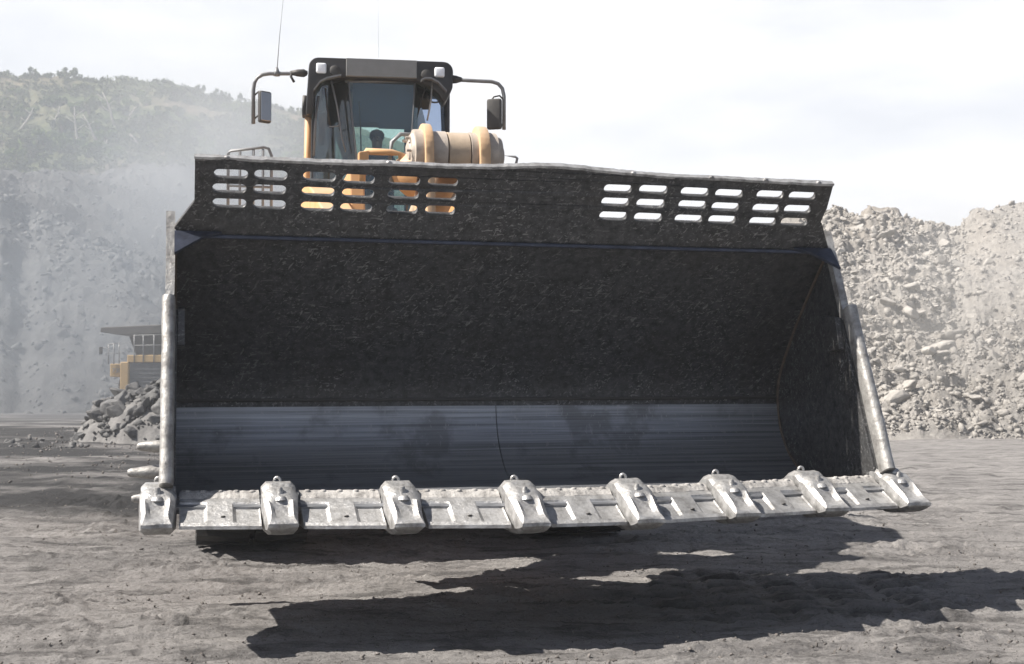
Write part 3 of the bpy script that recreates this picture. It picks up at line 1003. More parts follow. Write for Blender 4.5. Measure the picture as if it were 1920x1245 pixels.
def top_t(u):
    return 0.662 + 0.040 * math.exp(-(u / 0.95) ** 2) + 0.012 * math.sin(u * 4.1 + 0.6) * math.exp(-(u / 1.6) ** 2) + 0.0015 * math.sin(u * 9.0)


outline = [(-2.80, 0.0), (2.80, 0.0), (2.82, 0.05), (2.69, 0.285), (2.675, 0.30), (2.69, 0.42), (2.695, 0.43)]
ut = np.linspace(2.69, -2.69, 70)
outline += [(u, top_t(u)) for u in ut]
outline += [(-2.69, 0.29), (-2.84, 0.06)]
cu = bpy.data.curves.new('guard_outline', 'CURVE'); cu.dimensions = '2D'; cu.fill_mode = 'BOTH'; cu.extrude = 0.028
SLOTU = [(-2.555, -2.292), (-2.25, -1.99), (-1.872, -1.61), (-1.56, -1.30), (-1.19, -0.93), (-0.872, -0.62)]
loops = [outline]
for (a, b) in SLOTU:
    for t in (0.542, 0.417, 0.288):
        j = random.uniform(-0.006, 0.006)
        loops.append(slot_loop(a + j, b + j, t + random.uniform(-.004, .004), random.uniform(0.039, 0.042)))
        loops.append(slot_loop(-b + j, -a + j, t + random.uniform(-.004, .004), random.uniform(0.039, 0.042)))
for lp in loops:
    sp = cu.splines.new('POLY'); sp.points.add(len(lp) - 1); sp.use_cyclic_u = True
    for p, q in zip(sp.points, lp): p.co = (q[0], q[1], 0, 1)
co = bpy.data.objects.new('guard_outline', cu); COL.objects.link(co)
dg = bpy.context.evaluated_depsgraph_get()
gm = bpy.data.meshes.new_from_object(co.evaluated_get(dg))
bpy.data.objects.remove(co)
gm.name = 'spill_guard'
gb = bmesh.new(); gb.from_mesh(gm)
bmesh.ops.remove_doubles(gb, verts=gb.verts, dist=0.0002)
bmesh.ops.triangulate(gb, faces=gb.faces)
GN = Vector((0, GD.z, -GD.y)).normalized()          # plate normal, away from the viewer
for f in gb.faces:
    f.material_index = 0 if abs(f.normal.z) > 0.5 else 1
for v in gb.verts:
    u, t, n_ = v.co
    v.co = GUARD0 + Vector((u, 0, 0)) + GD * t + GN * (n_ + 0.02 + 0.012 * math.sin(u * 2.2) * t)
bmesh.ops.recalc_face_normals(gb, faces=gb.faces)
gb.to_mesh(gm); gb.free()
gm.materials.clear()
M_SLOT = simple('rusty_tan_cut_edge', (0.46, 0.36, 0.28), 0.7, 0.1, 0.25, 9, 0.3)
for m in (M_BUCKET, M_SLOT): gm.materials.append(m)
link('spill_guard', gm, bucket)
# bent, bare top lip of the guard
m = MB()
secs = []
for u in np.linspace(-2.695, 2.695, 130):
    t = top_t(u) + 0.002 * random.uniform(-1, 1)
    th = 0.030 + 0.003 * math.sin(u * 3) + 0.004 * random.uniform(-1, 1)
    off = 0.012 * math.sin(u * 2.2) * t + 0.02
    c = GUARD0 + Vector((u, 0, 0)) + GN * off
    secs.append([c + GD * (t - 0.008) - GN * (th + .004), c + GD * (t + 0.012) - GN * th, c + GD * (t + 0.012) + GN * th, c + GD * (t - 0.008) + GN * (th + .004)])
m.loft(secs)
for u in (-2.45, -1.2, 0.85, 1.55, 2.05, 2.55):
    c = GUARD0 + Vector((u, 0, 0)) + GD * (top_t(u) + 0.012)
    m.lathe([(-0.02, 0.012), (0.0, 0.018), (0.02, 0.010)], 'x', 8, c)
m.build('top_lip', [M_TOOTH], bucket, jitter=0.003, jscale=7)

# weld bar where the guard meets the back, and corner gussets
m = MB(); m.box(-2.80, 2.80, 0.792, 0.830, 1.880, 1.912, 0.008); m.build('weld_bar', [M_GUSSET], bucket)
for sgn in (-1, 1):
    m = MB()
    m.prism([(0, 0), (-0.36 * sgn, 0.0), (-0.22 * sgn, -0.06), (0, -0.26)], 'y', -0.012, 0.012,
            M=Matrix.Translation((sgn * 2.838, 0.78, 1.925)) @ Matrix.Rotation(R(-42), 4, 'X'))
    m.build('corner_gusset', [M_GUSSET], bucket)

# wear liner: two proud plates with a centre seam
li = [k for k in range(len(PD)) if (PD[k][1] <= 0.585 and PD[k][0] > 0.12)]
LP = PD[li]; LI = offset_curve(LP, -0.014)
for (u0, u1, dz) in ((-2.825, 0.008, 0.0), (0.016, 2.825, 0.0)):
    m = MB()
    q = [tuple(p) for p in LI] + [tuple(p) for p in (offset_curve(LP, 0.004))[::-1]]
    m.loft([[(u, p[0], p[1]) for p in q] for u in np.linspace(u0, u1, 16)])
    m.build('wear_liner', [M_LINER], bucket, smooth_angle=35)
m = MB(); m.box(-2.82, 2.82, 1.842, 1.87, 0.585, 0.612, 0.006); m.build('liner_weld', [M_DARK], bucket)

# rusty weld bead where each side wall meets the curved back
M_WELD = simple('rusty_weld', (0.10, 0.075, 0.055), 0.7, 0.2, 0.4, 20, 0.4)
for sgn in (-1, 1):
    m = MB(); m.tube([(sgn * (HW - 0.006), p[0] - 0.012, p[1] + 0.008) for p in PD[14::2]], 0.016, 6)
    m.build('corner_weld', [M_WELD], bucket)

# raised wear plates on the side walls
for sgn in (-1, 1):
    m = MB()
    pl = [(0.30, -0.09), (0.04, -0.05), (0.56, 1.24), (0.60, 1.30), (0.82, 1.32)]
    a0, a1 = (HW - 0.028, HW) if sgn > 0 else (-HW, -HW + 0.028)
    m.prism(pl, 'x', a0, a1, 0.004)
    m.build('side_wear_plate', [M_BUCKET], bucket)
    m = MB()                                         # block bolted across the plate near its top
    a0, a1 = (HW - 0.085, HW - 0.03) if sgn > 0 else (-HW + 0.03, -HW + 0.085)
    m.prism([(0.50, 1.02), (0.57, 1.30), (0.86, 1.34), (0.80, 1.08), (0.72, 1.00)], 'x', a0, a1, 0.006)
    m.build('side_bracket', [M_BUCKET], bucket)

# side bars: flat upper cutter and half-round lower wear bar
for sgn in (-1, 1):
    m = MB()
    uc = sgn * (HW + 0.03)
    dirv = Vector((0, 0.419, 1)).normalized()
    nrm = Vector((0, 1, -0.419)).normalized()        # pointing back
    secs = []
    for w in (1.30, 1.6, 1.9, 2.10):
        c = Vector((uc, 0.419 * w, w))
        secs.append([c + Vector((-0.034, 0, 0)) + nrm * .0, c + Vector((0.034, 0, 0)) + nrm * .0, c + Vector((0.034, 0, 0)) + nrm * .07, c + Vector((-0.034, 0, 0)) + nrm * .07])
    m.loft(secs)
    m.build('side_cutter', [M_WORN], bucket, jitter=0.008, jscale=5)
    m = MB()
    secs = []
    for w in np.linspace(-0.02, 1.365, 16):
        c = Vector((uc + sgn * 0.005, 0.419 * w, w)); ring = []
        for k in range(16):
            a = 2 * math.pi * k / 16
            ring.append(c + Vector((0.050 * math.copysign(abs(math.cos(a)) ** 0.7, math.cos(a)), 0, 0)) + nrm * (0.080 * math.copysign(abs(math.sin(a)) ** 0.7, math.sin(a)) - 0.04))
        secs.append(ring)
    m.loft(secs)
    m.build('wear_bar', [M_WORN], bucket, smooth_angle=50, jitter=0.006, jscale=6)

# protectors sticking out at the heel
for sgn in (-1, 1):
    for (w, ln, r) in ((0.23, 0.27, 0.052), (0.01, 0.34, 0.06), (-0.21, 0.31, 0.052)):
        m = MB()
        p = [(HW + .03, r * 1.15), (HW + .03 + ln * .5, r * 0.95), (HW + .03 + ln * 0.93, r * 0.62), (HW + .03 + ln, r * 0.40)]
        m.lathe([(sgn * a, rr) for a, rr in p], 'x', 14, (0, 1.80, w - 0.02))
        m.build('heel_protector', [M_WORN], bucket, smooth_angle=60, jitter=0.008, jscale=9)


# --- cutting edge: spade lip, teeth, edge segments
def tip_v(u):
    k = abs(u) / 2.9305
    return 0.423 + 0.633 * (1 - max(0.0, (k - 1 / 7) / (6 / 7)))


m = MB()
lipu = [-2.86, -0.4186, 0.4186, 2.86]
fr = [(u, -(tip_v(u) - 0.36)) for u in lipu]
secs = []
for u in np.concatenate([np.linspace(-2.86, -0.4186, 12), np.linspace(-0.2, 0.2, 3), np.linspace(0.4186, 2.86, 12)]):
    b0 = -(tip_v(u) - 0.36)
    secs.append([(u, 0.32, -0.085), (u, b0 + 0.12, -0.098), (u, b0, -0.15), (u, b0 + 0.02, -0.20), (u, 0.32, -0.20)])
m.loft(secs)
m.build('base_edge', [M_LINER], bucket, smooth_angle=30)

TOOTHU = [(i - 3.5) / 3.5 * 2.9305 for i in range(8)]


def rounded(hw, zt, zb, s, dip=0.0, c=0.24):
    h = zt - zb; cx = min(hw, h) * c
    hw *= 0.86; return [(-hw, -s, zb + cx), (-hw, -s, zt - cx), (-hw + cx, -s, zt), (-hw * 0.42, -s, zt - dip), (hw * 0.42, -s, zt - dip), (hw - cx, -s, zt), (hw, -s, zt - cx), (hw, -s, zb + cx), (hw - cx, -s, zb), (-hw + cx, -s, zb)]


def tooth_mesh():
    """s measured forward from the tip (tip at 0, back negative), local x across, y back, z up"""
    m = MB()
    # adapter: hump that straddles the lip
    m.loft([rounded(0.075, -0.075, -0.13, -0.86), rounded(0.11, -0.055, -0.22, -0.76), rounded(0.135, -0.010, -0.30, -0.64),
            rounded(0.142, 0.018, -0.33, -0.54), rounded(0.140, 0.010, -0.33, -0.455), rounded(0.128, -0.028, -0.32, -0.415), rounded(0.120, -0.040, -0.31, -0.36)])
    # cap: collar, hollowed top, chisel tip
    m.loft([rounded(0.142, -0.040, -0.33, -0.40), rounded(0.148, -0.024, -0.335, -0.375, -0.012), rounded(0.146, -0.034, -0.335, -0.33, -0.014), rounded(0.140, -0.062, -0.335, -0.275, -0.006), rounded(0.136, -0.083, -0.332, -0.24, 0.004),
            rounded(0.134, -0.096, -0.33, -0.215, 0.030), rounded(0.129, -0.130, -0.322, -0.165, 0.036), rounded(0.123, -0.170, -0.312, -0.10, 0.030), rounded(0.120, -0.200, -0.295, -0.05, 0.012), rounded(0.119, -0.224, -0.272, -0.012), rounded(0.119, -0.236, -0.260, 0.0)])
    me = m.bm
    # retaining pin knob, its boss and the lifting eye
    m.lathe([(0, 0.028), (0.03, 0.024), (0.055, 0.017), (0.06, 0.006)], 'z', 10, (0, 0.305, -0.065))
    m.lathe([(0, 0.050), (0.022, 0.036), (0.03, 0.02)], 'z', 12, (0, 0.262, -0.094))
    eye = [(0.0 + 0.022 * math.cos(a), 0.60, 0.022 + 0.024 * math.sin(a)) for a in np.linspace(-0.5, math.pi + 0.5, 9)]
    m.tube(eye, 0.0105, 8)
    return m


tm = tooth_mesh()
bmesh.ops.recalc_face_normals(tm.bm, faces=tm.bm.faces)
bmesh.ops.subdivide_edges(tm.bm, edges=[e for e in tm.bm.edges if e.calc_length() > 0.08], cuts=2, use_grid_fill=True)
from mathutils import noise as MN
for i, u in enumerate(TOOTHU):
    b2 = tm.bm.copy()
    for v in b2.verts:
        v.co += Vector(MN.noise_vector(v.co * 9.0 + Vector((i * 7.3, 0, 0)))) * 0.006
        wear = max(0.0, 0.12 - v.co.y) / 0.12
        v.co.y += wear * (0.02 * MN.noise(Vector((v.co.x * 9, i * 3.1, 0))) + 0.008 * ((i * 5) % 3 - 1))
    me = bpy.data.meshes.new('tooth'); b2.to_mesh(me); b2.free()
    me.materials.append(M_TOOTH)
    for p in me.polygons: p.use_smooth = True
    me.set_sharp_from_angle(angle=R(38))
    o = link('tooth', me, bucket, (u, -tip_v(u), 0.0))
tm.bm.free()

# bolt-on edge segments between the teeth
for i in range(7):
    ua, ub = TOOTHU[i] + 0.148, TOOTHU[i + 1] - 0.135
    m = MB()

    def ring(u, rec):
        b0 = -(tip_v((u)) - 0.135)
        d = 0.028 * rec
        # section in (b, w): from the back over the dirty ribbed top to the chisel front
        return [(u, b0 + 0.40, -0.090), (u, b0 + 0.345, -0.092), (u, b0 + 0.315, -0.100), (u, b0 + 0.295, -0.108), (u, b0 + 0.268, -0.120),
                (u, b0 + 0.255, -0.127 - d), (u, b0 + 0.050, -0.232 - d * 0.55), (u, b0 + 0.030, -0.242), (u, b0, -0.262), (u, b0, -0.285), (u, b0 + 0.30, -0.29), (u, b0 + 0.40, -0.15)]
    w = ub - ua
    st = [(0, 0.6), (0.02, 1.0), (0.30, 1), (0.345, 0), (0.655, 0), (0.70, 1), (0.98, 1), (1.0, 0.6)]
    m.loft([ring(ua + t * w, rc) for t, rc in st])
    o = m.build('edge_segment', [M_TOOTH], bucket, smooth_angle=25)
    # bolt hole seen as a dark recess
    um = (ua + ub) / 2; b0 = -(tip_v(um) - 0.135)
    mm = MB(); mm.lathe([(-0.004, 0.017), (0.004, 0.017), (0.005, 0.012)], 'z', 12)
    h = mm.build('bolt_hole', [M_DARK], bucket, (um + 0.02, b0 + 0.095, -0.2085)); h.rotation_euler = (R(-27), 0, 0)
    # caked, ribbed strip behind the segment
    m = MB()
    secs = []
    for u in np.linspace(ua + 0.0, ub, 26):
        b0 = -(tip_v(u) - 0.135) + 0.345
        z = -0.060 + 0.003 * random.uniform(-1, 1)
        secs.append([(u, b0 + 0.10, -0.09), (u, b0 + 0.085, z + 0.012), (u, b0 + 0.03, z), (u, b0 - 0.02, z - 0.035 + 0.003 * random.uniform(-1, 1)), (u, b0 - 0.03, -0.135)])
    m.loft(secs)
    for t in np.linspace(0.1, 0.92, 5):
        u = ua + t * w
        b0 = -(tip_v(u) - 0.135)
        m.lathe([(-0.03, 0.026), (-0.004, 0.023), (0.003, 0.012)], 'z', 10, (u, b0 + 0.405 + random.uniform(-.01, .01), -0.045))
    m.build('bolt_strip', [M_DIRTY], bucket, jitter=0.0025, jscale=22)

# --- boom, bellcrank, front frame (root frame: x right, y back, z up; shifted so 0 is the bucket edge)
def up(name, mb, mat, parent=loader, **k):
    return mb.build(name, mat, parent, OFF if parent is loader else None, **k)


for sgn in (-1, 1):
    m = MB()
    m.prism([(1.95, 0.95), (2.35, 0.80), (3.3, 1.9), (4.6, 3.05), (6.3, 3.85), (6.6, 4.15), (6.3, 4.45), (5.2, 4.15), (4.0, 3.75), (2.9, 2.75), (2.1, 1.5)], 'x', sgn * 1.18 - 0.17, sgn * 1.18 + 0.17, 0.02)
    up('boom_arm', m, M_ORANGE)
    m = MB(); m.prism([(5.7, 1.1), (7.6, 1.1), (7.6, 3.6), (6.9, 4.5), (6.0, 4.55), (5.7, 3.4)], 'x', sgn * 0.72 - 0.09, sgn * 0.72 + 0.09, 0.02)
    up('tower_plate', m, M_ORANGE)
    m = MB(); m.tube([(sgn * 0.95, 6.6, 1.5), (sgn * 1.0, 4.9, 2.2)], 0.17, 20); m.tube([(sgn * 1.0, 4.9, 2.2), (sgn * 1.05, 3.7, 2.6)], 0.09, 16)
    up('lift_cylinder', m, M_TAN)
m = MB(); m.tube([(-1.3, 3.6, 2.75), (1.3, 3.6, 2.75)], 0.27, 24); up('boom_crosstube', m, M_ORANGE)

CZ, CB = 4.245, 3.26
m = MB()
for u0, u1 in ((-0.445, -0.30), (0.135, 0.285)):
    a = np.linspace(-10, 190, 17)
    pts = [(CB + 0.30 * math.cos(R(t)), CZ + 0.31 * math.sin(R(t))) for t in a] + [(CB - 0.42, 3.2), (CB - 0.35, 2.2), (CB + 0.25, 2.2), (CB + 0.45, 3.2)]
    m.prism(pts, 'x', u0 + (0.015 if u0 < 0 else 0.0), u1 - 0.04, 0.015)
M_FLANGE = simple('dusty_peach_paint', (0.56, 0.34, 0.17), 0.6, 0, 0.15, 5, 0.1, 0.85, (0.48, 0.38, 0.29))
up('bellcrank', m, M_FLANGE, smooth_angle=35)
m = MB()
m.lathe([(-0.575, 0.09), (-0.565, 0.12), (-0.55, 0.13), (-0.545, 0.19), (-0.52, 0.21), (-0.515, 0.245), (-0.425, 0.250)], 'x', 36, (0, CB, CZ))
m.lathe([(-0.35, 0.235), (-0.185, 0.240), (-0.18, 0.225)], 'x', 36, (0, CB, CZ))
m.lathe([(0.062, 0.225), (0.065, 0.242), (0.15, 0.240)], 'x', 36, (0, CB, CZ))
m.lathe([(0.24, 0.25), (0.345, 0.245), (0.36, 0.21), (0.40, 0.20), (0.405, 0.12), (0.435, 0.10)], 'x', 36, (0, CB, CZ))
for k in range(6):
    a = k * math.pi / 3
    m.lathe([(-0.60, 0.016), (-0.555, 0.016)], 'x', 8, (0, CB + 0.165 * math.cos(a), CZ + 0.165 * math.sin(a)))
up('bellcrank_pin', m, M_PINGREY, smooth_angle=35)
m = MB()
m.lathe([(-0.178, 0.20), (-0.165, 0.232), (0.05, 0.236), (0.062, 0.20)], 'x', 36, (0, CB, CZ))
m.tube([(-0.055, CB + 0.15, CZ - 0.05), (-0.055, 4.2, 4.05)], 0.17, 20)
m.tube([(-0.055, 4.2, 4.05), (-0.055, 6.4, 3.4)], 0.21, 20)
up('tilt_cylinder', m, M_TAN, smooth_angle=35)
m = MB()
m.tube([(-0.70, CB + 0.1, 3.9), (-0.74, CB + 0.05, 4.15), (-0.72, CB + 0.05, 4.36), (-0.62, CB + 0.1, 4.46), (-0.48, CB + 0.15, 4.47), (-0.35, CB + 0.3, 4.35)], 0.022, 10)
up('hydraulic_hose', m, M_TUBE)
m = MB()                                              # orange bracket and sloping guard in front of the cab
m.tube([(-1.02, 3.3, 3.9), (-1.02, 3.3, 4.22), (-0.98, 3.3, 4.255), (-0.72, 3.3, 4.255), (-0.62, 3.3, 4.24), (-0.58, 3.3, 3.9)], 0.034, 10)
m.prism([(-1.06, 4.02), (-0.96, 4.02), (-0.96, 4.26), (-1.06, 4.24)], 'y', 3.26, 3.36, 0.01)
up('boom_rail', m, M_ORANGE)
m = MB()
m.lathe([(-0.80, 0.02), (-0.72, 0.14), (-0.62, 0.22), (-0.55, 0.25)], 'x', 24, (0.06, CB + 0.1, 4.05))
up('pin_cover', m, M_ORANGE, smooth_angle=40)

# chassis, platform, engine hood, fenders
m = MB(); m.box(-0.95, 0.95, 5.6, 8.0, 0.9, 2.4, 0.05); up('front_frame', m, M_ORANGE)
m = MB(); m.box(-1.0, 1.0, 8.0, 13.2, 1.0, 2.3, 0.06); up('rear_frame', m, M_ORANGE)
m = MB(); m.prism([(9.6, 2.3), (13.4, 2.2), (13.5, 3.4), (13.0, 4.1), (9.6, 4.2)], 'x', -1.35, 1.35, 0.08); up('engine_hood', m, M_ORANGE)
m = MB(); m.box(-2.05, 2.05, 7.2, 9.5, 3.24, 3.34, 0.02); up('cab_platform', m, M_TAN)
for sgn in (-1, 1):
    m = MB(); m.prism([(4.45, 3.0), (4.75, 3.45), (5.4, 3.80), (6.8, 3.80), (7.3, 3.45), (7.25, 3.35), (6.75, 3.72), (5.45, 3.72), (4.83, 3.38), (4.55, 3.0)], 'x', sgn * 2.0 - 0.72, sgn * 2.0 + 0.72, 0.01)
    up('front_fender', m, M_TAN)


def wheel(u, b, rad=1.80, hw=0.62):
    seg = 64
    m = MB()
    prof = [(-hw * .86, 0.98), (-hw, 1.15), (-hw, rad * .86), (-hw * .93, rad * .94), (-hw * .80, rad * 0.965), (hw * .80, rad * 0.965), (hw * .93, rad * .94), (hw, rad * .86), (hw, 1.15), (hw * .86, 0.98)]
    m.lathe(prof, 'x', seg)
    for k in range(30):                                # chunky lugs alternating from both shoulders
        a0 = 2 * math.pi * k / 30
        for sg in (-1, 1):
            aa = a0 + (math.pi / 30 if sg > 0 else 0)
            ring = []
            for (x, da) in ((hw * 1.0, 0.0), (hw * 0.05, 0.10)):
                for dd in (-0.055, 0.055):
                    ring.append((sg * x, aa + da + dd))
            vs = []
            for rr in (rad * 0.93, rad):
                vs.append([(x, rr * math.sin(t), -rr * math.cos(t)) for x, t in (ring[0], ring[1], ring[3], ring[2])])
            m.loft(vs)
    t = m.build('tyre', [M_RUBBER], None, smooth_angle=30)
    r = MB(); r.lathe([(-hw * .8, 0.99), (-hw * .82, 0.93), (-hw * .5, 0.80), (-hw * .45, 0.40), (-hw * .62, 0.34), (hw * .62, 0.34), (hw * .45, .4), (hw * .5, .8), (hw * .82, .93), (hw * .8, .99)], 'x', 40)
    rim = r.build('rim', [M_ORANGE], None, smooth_angle=35)
    hub = MB(); hub.lathe([(-hw * .75, 0.30), (-hw * .7, 0.33), (hw * .7, 0.33), (hw * .75, 0.30)], 'x', 24)
    w = hub.build('wheel', [M_DARK], loader, (u, b - AX, rad + 0.02), smooth_angle=35)
    t.parent = w; rim.parent = w
    return w


for sgn in (-1, 1):
    wheel(sgn * 1.98, 6.1); wheel(sgn * 1.98, 12.1)
m = MB(); m.tube([(-1.9, 6.1, 1.82), (1.9, 6.1, 1.82)], 0.38, 20); up('front_axle', m, M_DARK)

# handrails of the left and right walkways
def at_local(px, py, b):
    """root-frame-shifted point (x, b, z) on the viewing line of a photo pixel at distance b behind the edge"""
    a = (px - 960) / FPX; u_ = (622.5 - py) / FPX
    d = RX * a + UY * u_ + DD
    o = Vector((0, 0, CAM_H)) - Vector((BX, BY, 0))
    ol = Vector((o.dot(rt), o.dot(bk), o.z)); dl = Vector((d.dot(rt), d.dot(bk), d.z))
    t = (b - ol.y) / dl.y
    return ol + dl * t


m = MB()
p = [at_local(*q, 6.6) for q in ((428, 288), (432, 283), (495, 276), (504, 279), (509, 292))]
p2 = [p[0] + Vector((0, 0, -0.9))] + p + [p[-1] + Vector((0, 0, -0.9))]
m.tube(p2, 0.019, 8)
for f in (0.25, 0.6, 0.85):
    c = p[1].lerp(p[3], f); m.tube([c, c + Vector((0, 0, -0.95))], 0.016, 6)
c0, c1 = p2[0] + Vector((0, 0, 0.5)), p2[-1] + Vector((0, 0, 0.5)); m.tube([c0, c1], 0.015, 6)
up('handrail', m, M_TUBE)
m = MB()
p = [at_local(*q, 6.6) for q in ((940, 291), (966, 294), (970, 297), (968, 305))]
m.tube([p[0] + Vector((0, 0, -0.8))] + p + [p[-1] + Vector((0, 0, -0.8))], 0.018, 8)
up('handrail', m, M_TUBE)

# --- cab: its own frame (x right, y back, z up from ground), yawed a little less than the bucket
CYAW = 0.150
CABW = Vector((-1.745, 17.0, 0))
rel = CABW - root_loc
cab_loc = Vector((rel.dot(rt), rel.dot(bk), 0))
CR, CB_ = Vector((math.cos(CYAW), math.sin(CYAW), 0)), Vector((-math.sin(CYAW), math.cos(CYAW), 0))


def cabp(px, py, y=0.0):
    """cab-frame (x, z) seen at a photo pixel on the plane y"""
    a = (px - 960) / FPX; u_ = (622.5 - py) / FPX
    d = RX * a + UY * u_ + DD
    o = Vector((0, 0, CAM_H)) - CABW
    ol = Vector((o.dot(CR), o.dot(CB_), o.z)); dl = Vector((d.dot(CR), d.dot(CB_), d.z))
    t = (y - ol.y) / dl.y
    q = ol + dl * t
    return q.x, q.z


def P3(px, py, y): x, z = cabp(px, py, y); return Vector((x, y, z))


# base and pillars are the cab mesh itself
cabm = MB()
cabm.box(-0.93, 0.93, 0.0, 1.85, 3.44, 4.25, 0.04)                # lower body
for sg in (-1, 1):
    cabm.tube([(sg * 0.92, 0.42, 4.2), (sg * 0.93, 0.42, 6.1)], 0.035, 8)
    cabm.tube([(sg * 0.92, 1.8, 4.2), (sg * 0.92, 1.8, 6.1)], 0.05, 8)
cab = cabm.build('cab', [M_BLACK], loader, cab_loc, CYAW - PSI, smooth_angle=40)

# roof brow: black rounded hood that overhangs the windscreen and turns down at both sides
def rr_outline(x0, x1, z0, z1, r, n=6):
    pts = []
    for (cx, cz, a0) in ((x1 - r, z1 - r, 0), (x0 + r, z1 - r, 90)):
        for a in np.linspace(a0, a0 + 90, n): pts.append((cx + r * math.cos(R(a)), cz + r * math.sin(R(a))))
    return pts


YB = -0.12
tl, tr = cabp(579, 107, YB), cabp(850, 115, YB)
x0, x1, zt = tl[0], tr[0], 0.5 * (tl[1] + tr[1])
def Z(py): return cabp(715, py, YB)[1]
def X(px): return cabp(px, 150, YB)[0]
top = rr_outline(x0, x1, 0, zt, 0.13)
lower = [(X(574), Z(200)), (X(574), Z(218)), (X(586), Z(218)), (X(590), Z(176)), (X(606), Z(152)), (X(648), Z(148)), (X(782), Z(150)), (X(800), Z(155)), (X(822), Z(172)), (X(832), Z(188)), (X(838), Z(184)), (X(849), Z(160))]
m = MB()
m.prism(top + lower, 'y', YB, 0.22, 0.02)
m.build('roof_brow', [M_BLACK], cab, smooth_angle=40)
m = MB(); m.box(x0 + 0.02, x1 - 0.02, 0.20, 1.95, Z(146), zt - 0.03, 0.06); m.build('roof', [M_BLACK], cab)
m = MB(); a, b = cabp(649, 113, YB), cabp(781, 148, YB); m.box(a[0], b[0], YB - 0.05, YB + 0.03, b[1], a[1] + 0.02, 0.006); m.build('sign_plate', [M_SIGN], cab)
for (px, py) in ((602.5, 127), (824.5, 135)):
    c = cabp(px, py, YB - 0.04); h = 0.068
    m = MB(); m.box(c[0] - h, c[0] + h, YB - 0.05, YB + 0.02, c[1] - h, c[1] + h, 0.024, seg=3); o = m.build('work_lamp', [M_LAMP], cab, smooth_angle=50)
for (px, py) in ((628, 133), (799, 141)):
    c = cabp(px, py, YB - 0.03)
    m = MB(); m.lathe([(YB - 0.07, 0.055), (YB - 0.06, 0.07), (YB + 0.02, 0.07)], 'y', 20, (c[0], 0, c[1])); m.build('round_lamp', [M_DARK], cab, smooth_angle=40)

# glazing: flat centre pane, two raked corner panes, rear window
zlo, zhi = 4.22, Z(151)
def pane(name, pts, mat):
    A = [Vector(p) for p in pts]; n = (A[1] - A[0]).cross(A[2] - A[0]).normalized() * 0.008
    mm = MB(); mm.loft([[p - n for p in A], [p + n for p in A]]); return mm.build(name, [mat], cab)
cl, crr = P3(653, 152, 0.0), P3(778, 152, 0.0); bl, br = P3(668, 292, 0.0), P3(769, 292, 0.0)
def ext(a, b): t = (zlo - a.z) / (b.z - a.z); return a + (b - a) * t
bl, br = ext(cl, bl), ext(crr, br)
pane('windscreen', [bl, br, crr, cl], M_GLASS)
lo_l, hi_l = P3(585, 290, 0.42), P3(590, 150, 0.42); lo_r, hi_r = P3(838, 290, 0.42), P3(833, 158, 0.42)
lo_l, lo_r = ext(hi_l, lo_l), ext(hi_r, lo_r)
pane('side_pane', [lo_l, bl + Vector((-.012, 0, 0)), cl + Vector((-.012, 0, 0)), hi_l], M_GLASSD)
pane('side_pane', [br + Vector((.012, 0, 0)), lo_r, hi_r, crr + Vector((.012, 0, 0))], M_GLASSD)
m = MB(); m.tube([cl + Vector((0, -.01, 0)), bl + Vector((0, -.01, 0))], 0.013, 6); m.tube([crr + Vector((0, -.01, 0)), br + Vector((0, -.01, 0))], 0.011, 6)
m.tube([cl + Vector((-.04, -.01, -.01)), crr + Vector((.04, -.01, -.01))], 0.014, 6)
m.build('windscreen_seal', [M_TUBE], cab)
# rear wall with an open window below the roof lining, side walls dark
m = MB()
def Zr(py): return cabp(715, py, 1.8)[1]
m.box(-0.92, 0.92, 1.80, 1.86, Zr(238), zt - 0.1, 0.0)
m.box(-0.92, -0.60, 1.80, 1.86, 4.2, Zr(238), 0.0); m.box(0.42, 0.92, 1.80, 1.86, 4.2, Zr(238), 0.0)
m.box(-0.90, 0.90, 0.5, 1.8, Z(150) - 0.03, Z(150), 0.0)
m.build('rear_lining', [M_BLIND], cab)
pane('rear_window', [(-0.62, 1.83, 4.25), (0.42, 1.83, 4.25), (0.42, 1.83, Zr(238)), (-0.62, 1.83, Zr(238))], M_GLASS)
m = MB(); m.box(-0.90, -0.885, 0.45, 1.79, 4.2, Z(150), 0); m.box(0.885, 0.90, 0.45, 1.79, 4.2, Z(150), 0); m.build('door', [M_BLIND], cab)
m = MB(); p0, p1 = P3(662, 153, 0.12), P3(775, 232, 0.12); m.box(p0.x, p1.x, 0.115, 0.125, p1.z, p0.z, 0.0)
p0, p1 = P3(710, 230, 0.11), P3(775, 243, 0.11); m.box(p0.x, p1.x, 0.095, 0.11, p1.z, p0.z, 0.0); m.build('sun_blind', [M_BLIND], cab)
# seat and steering wheel
m = MB(); m.box(-0.28, 0.28, 0.95, 1.45, 4.15, 4.45, 0.06); m.prism([(1.38, 4.4), (1.55, 4.4), (1.66, 5.05), (1.56, 5.08)], 'x', -0.25, 0.25, 0.04); m.build('seat', [M_SEAT], cab)
m = MB(); m.tube([(0.20 * math.cos(a), 0.62 + 0.10 * math.sin(a), 4.74 + 0.17 * math.sin(a)) for a in np.linspace(0, 2 * math.pi, 25)], 0.016, 8, caps=False); m.tube([(0, 0.62, 4.74), (0, 0.45, 4.3)], 0.03, 8)
m.build('steering_wheel', [M_DARK], cab)

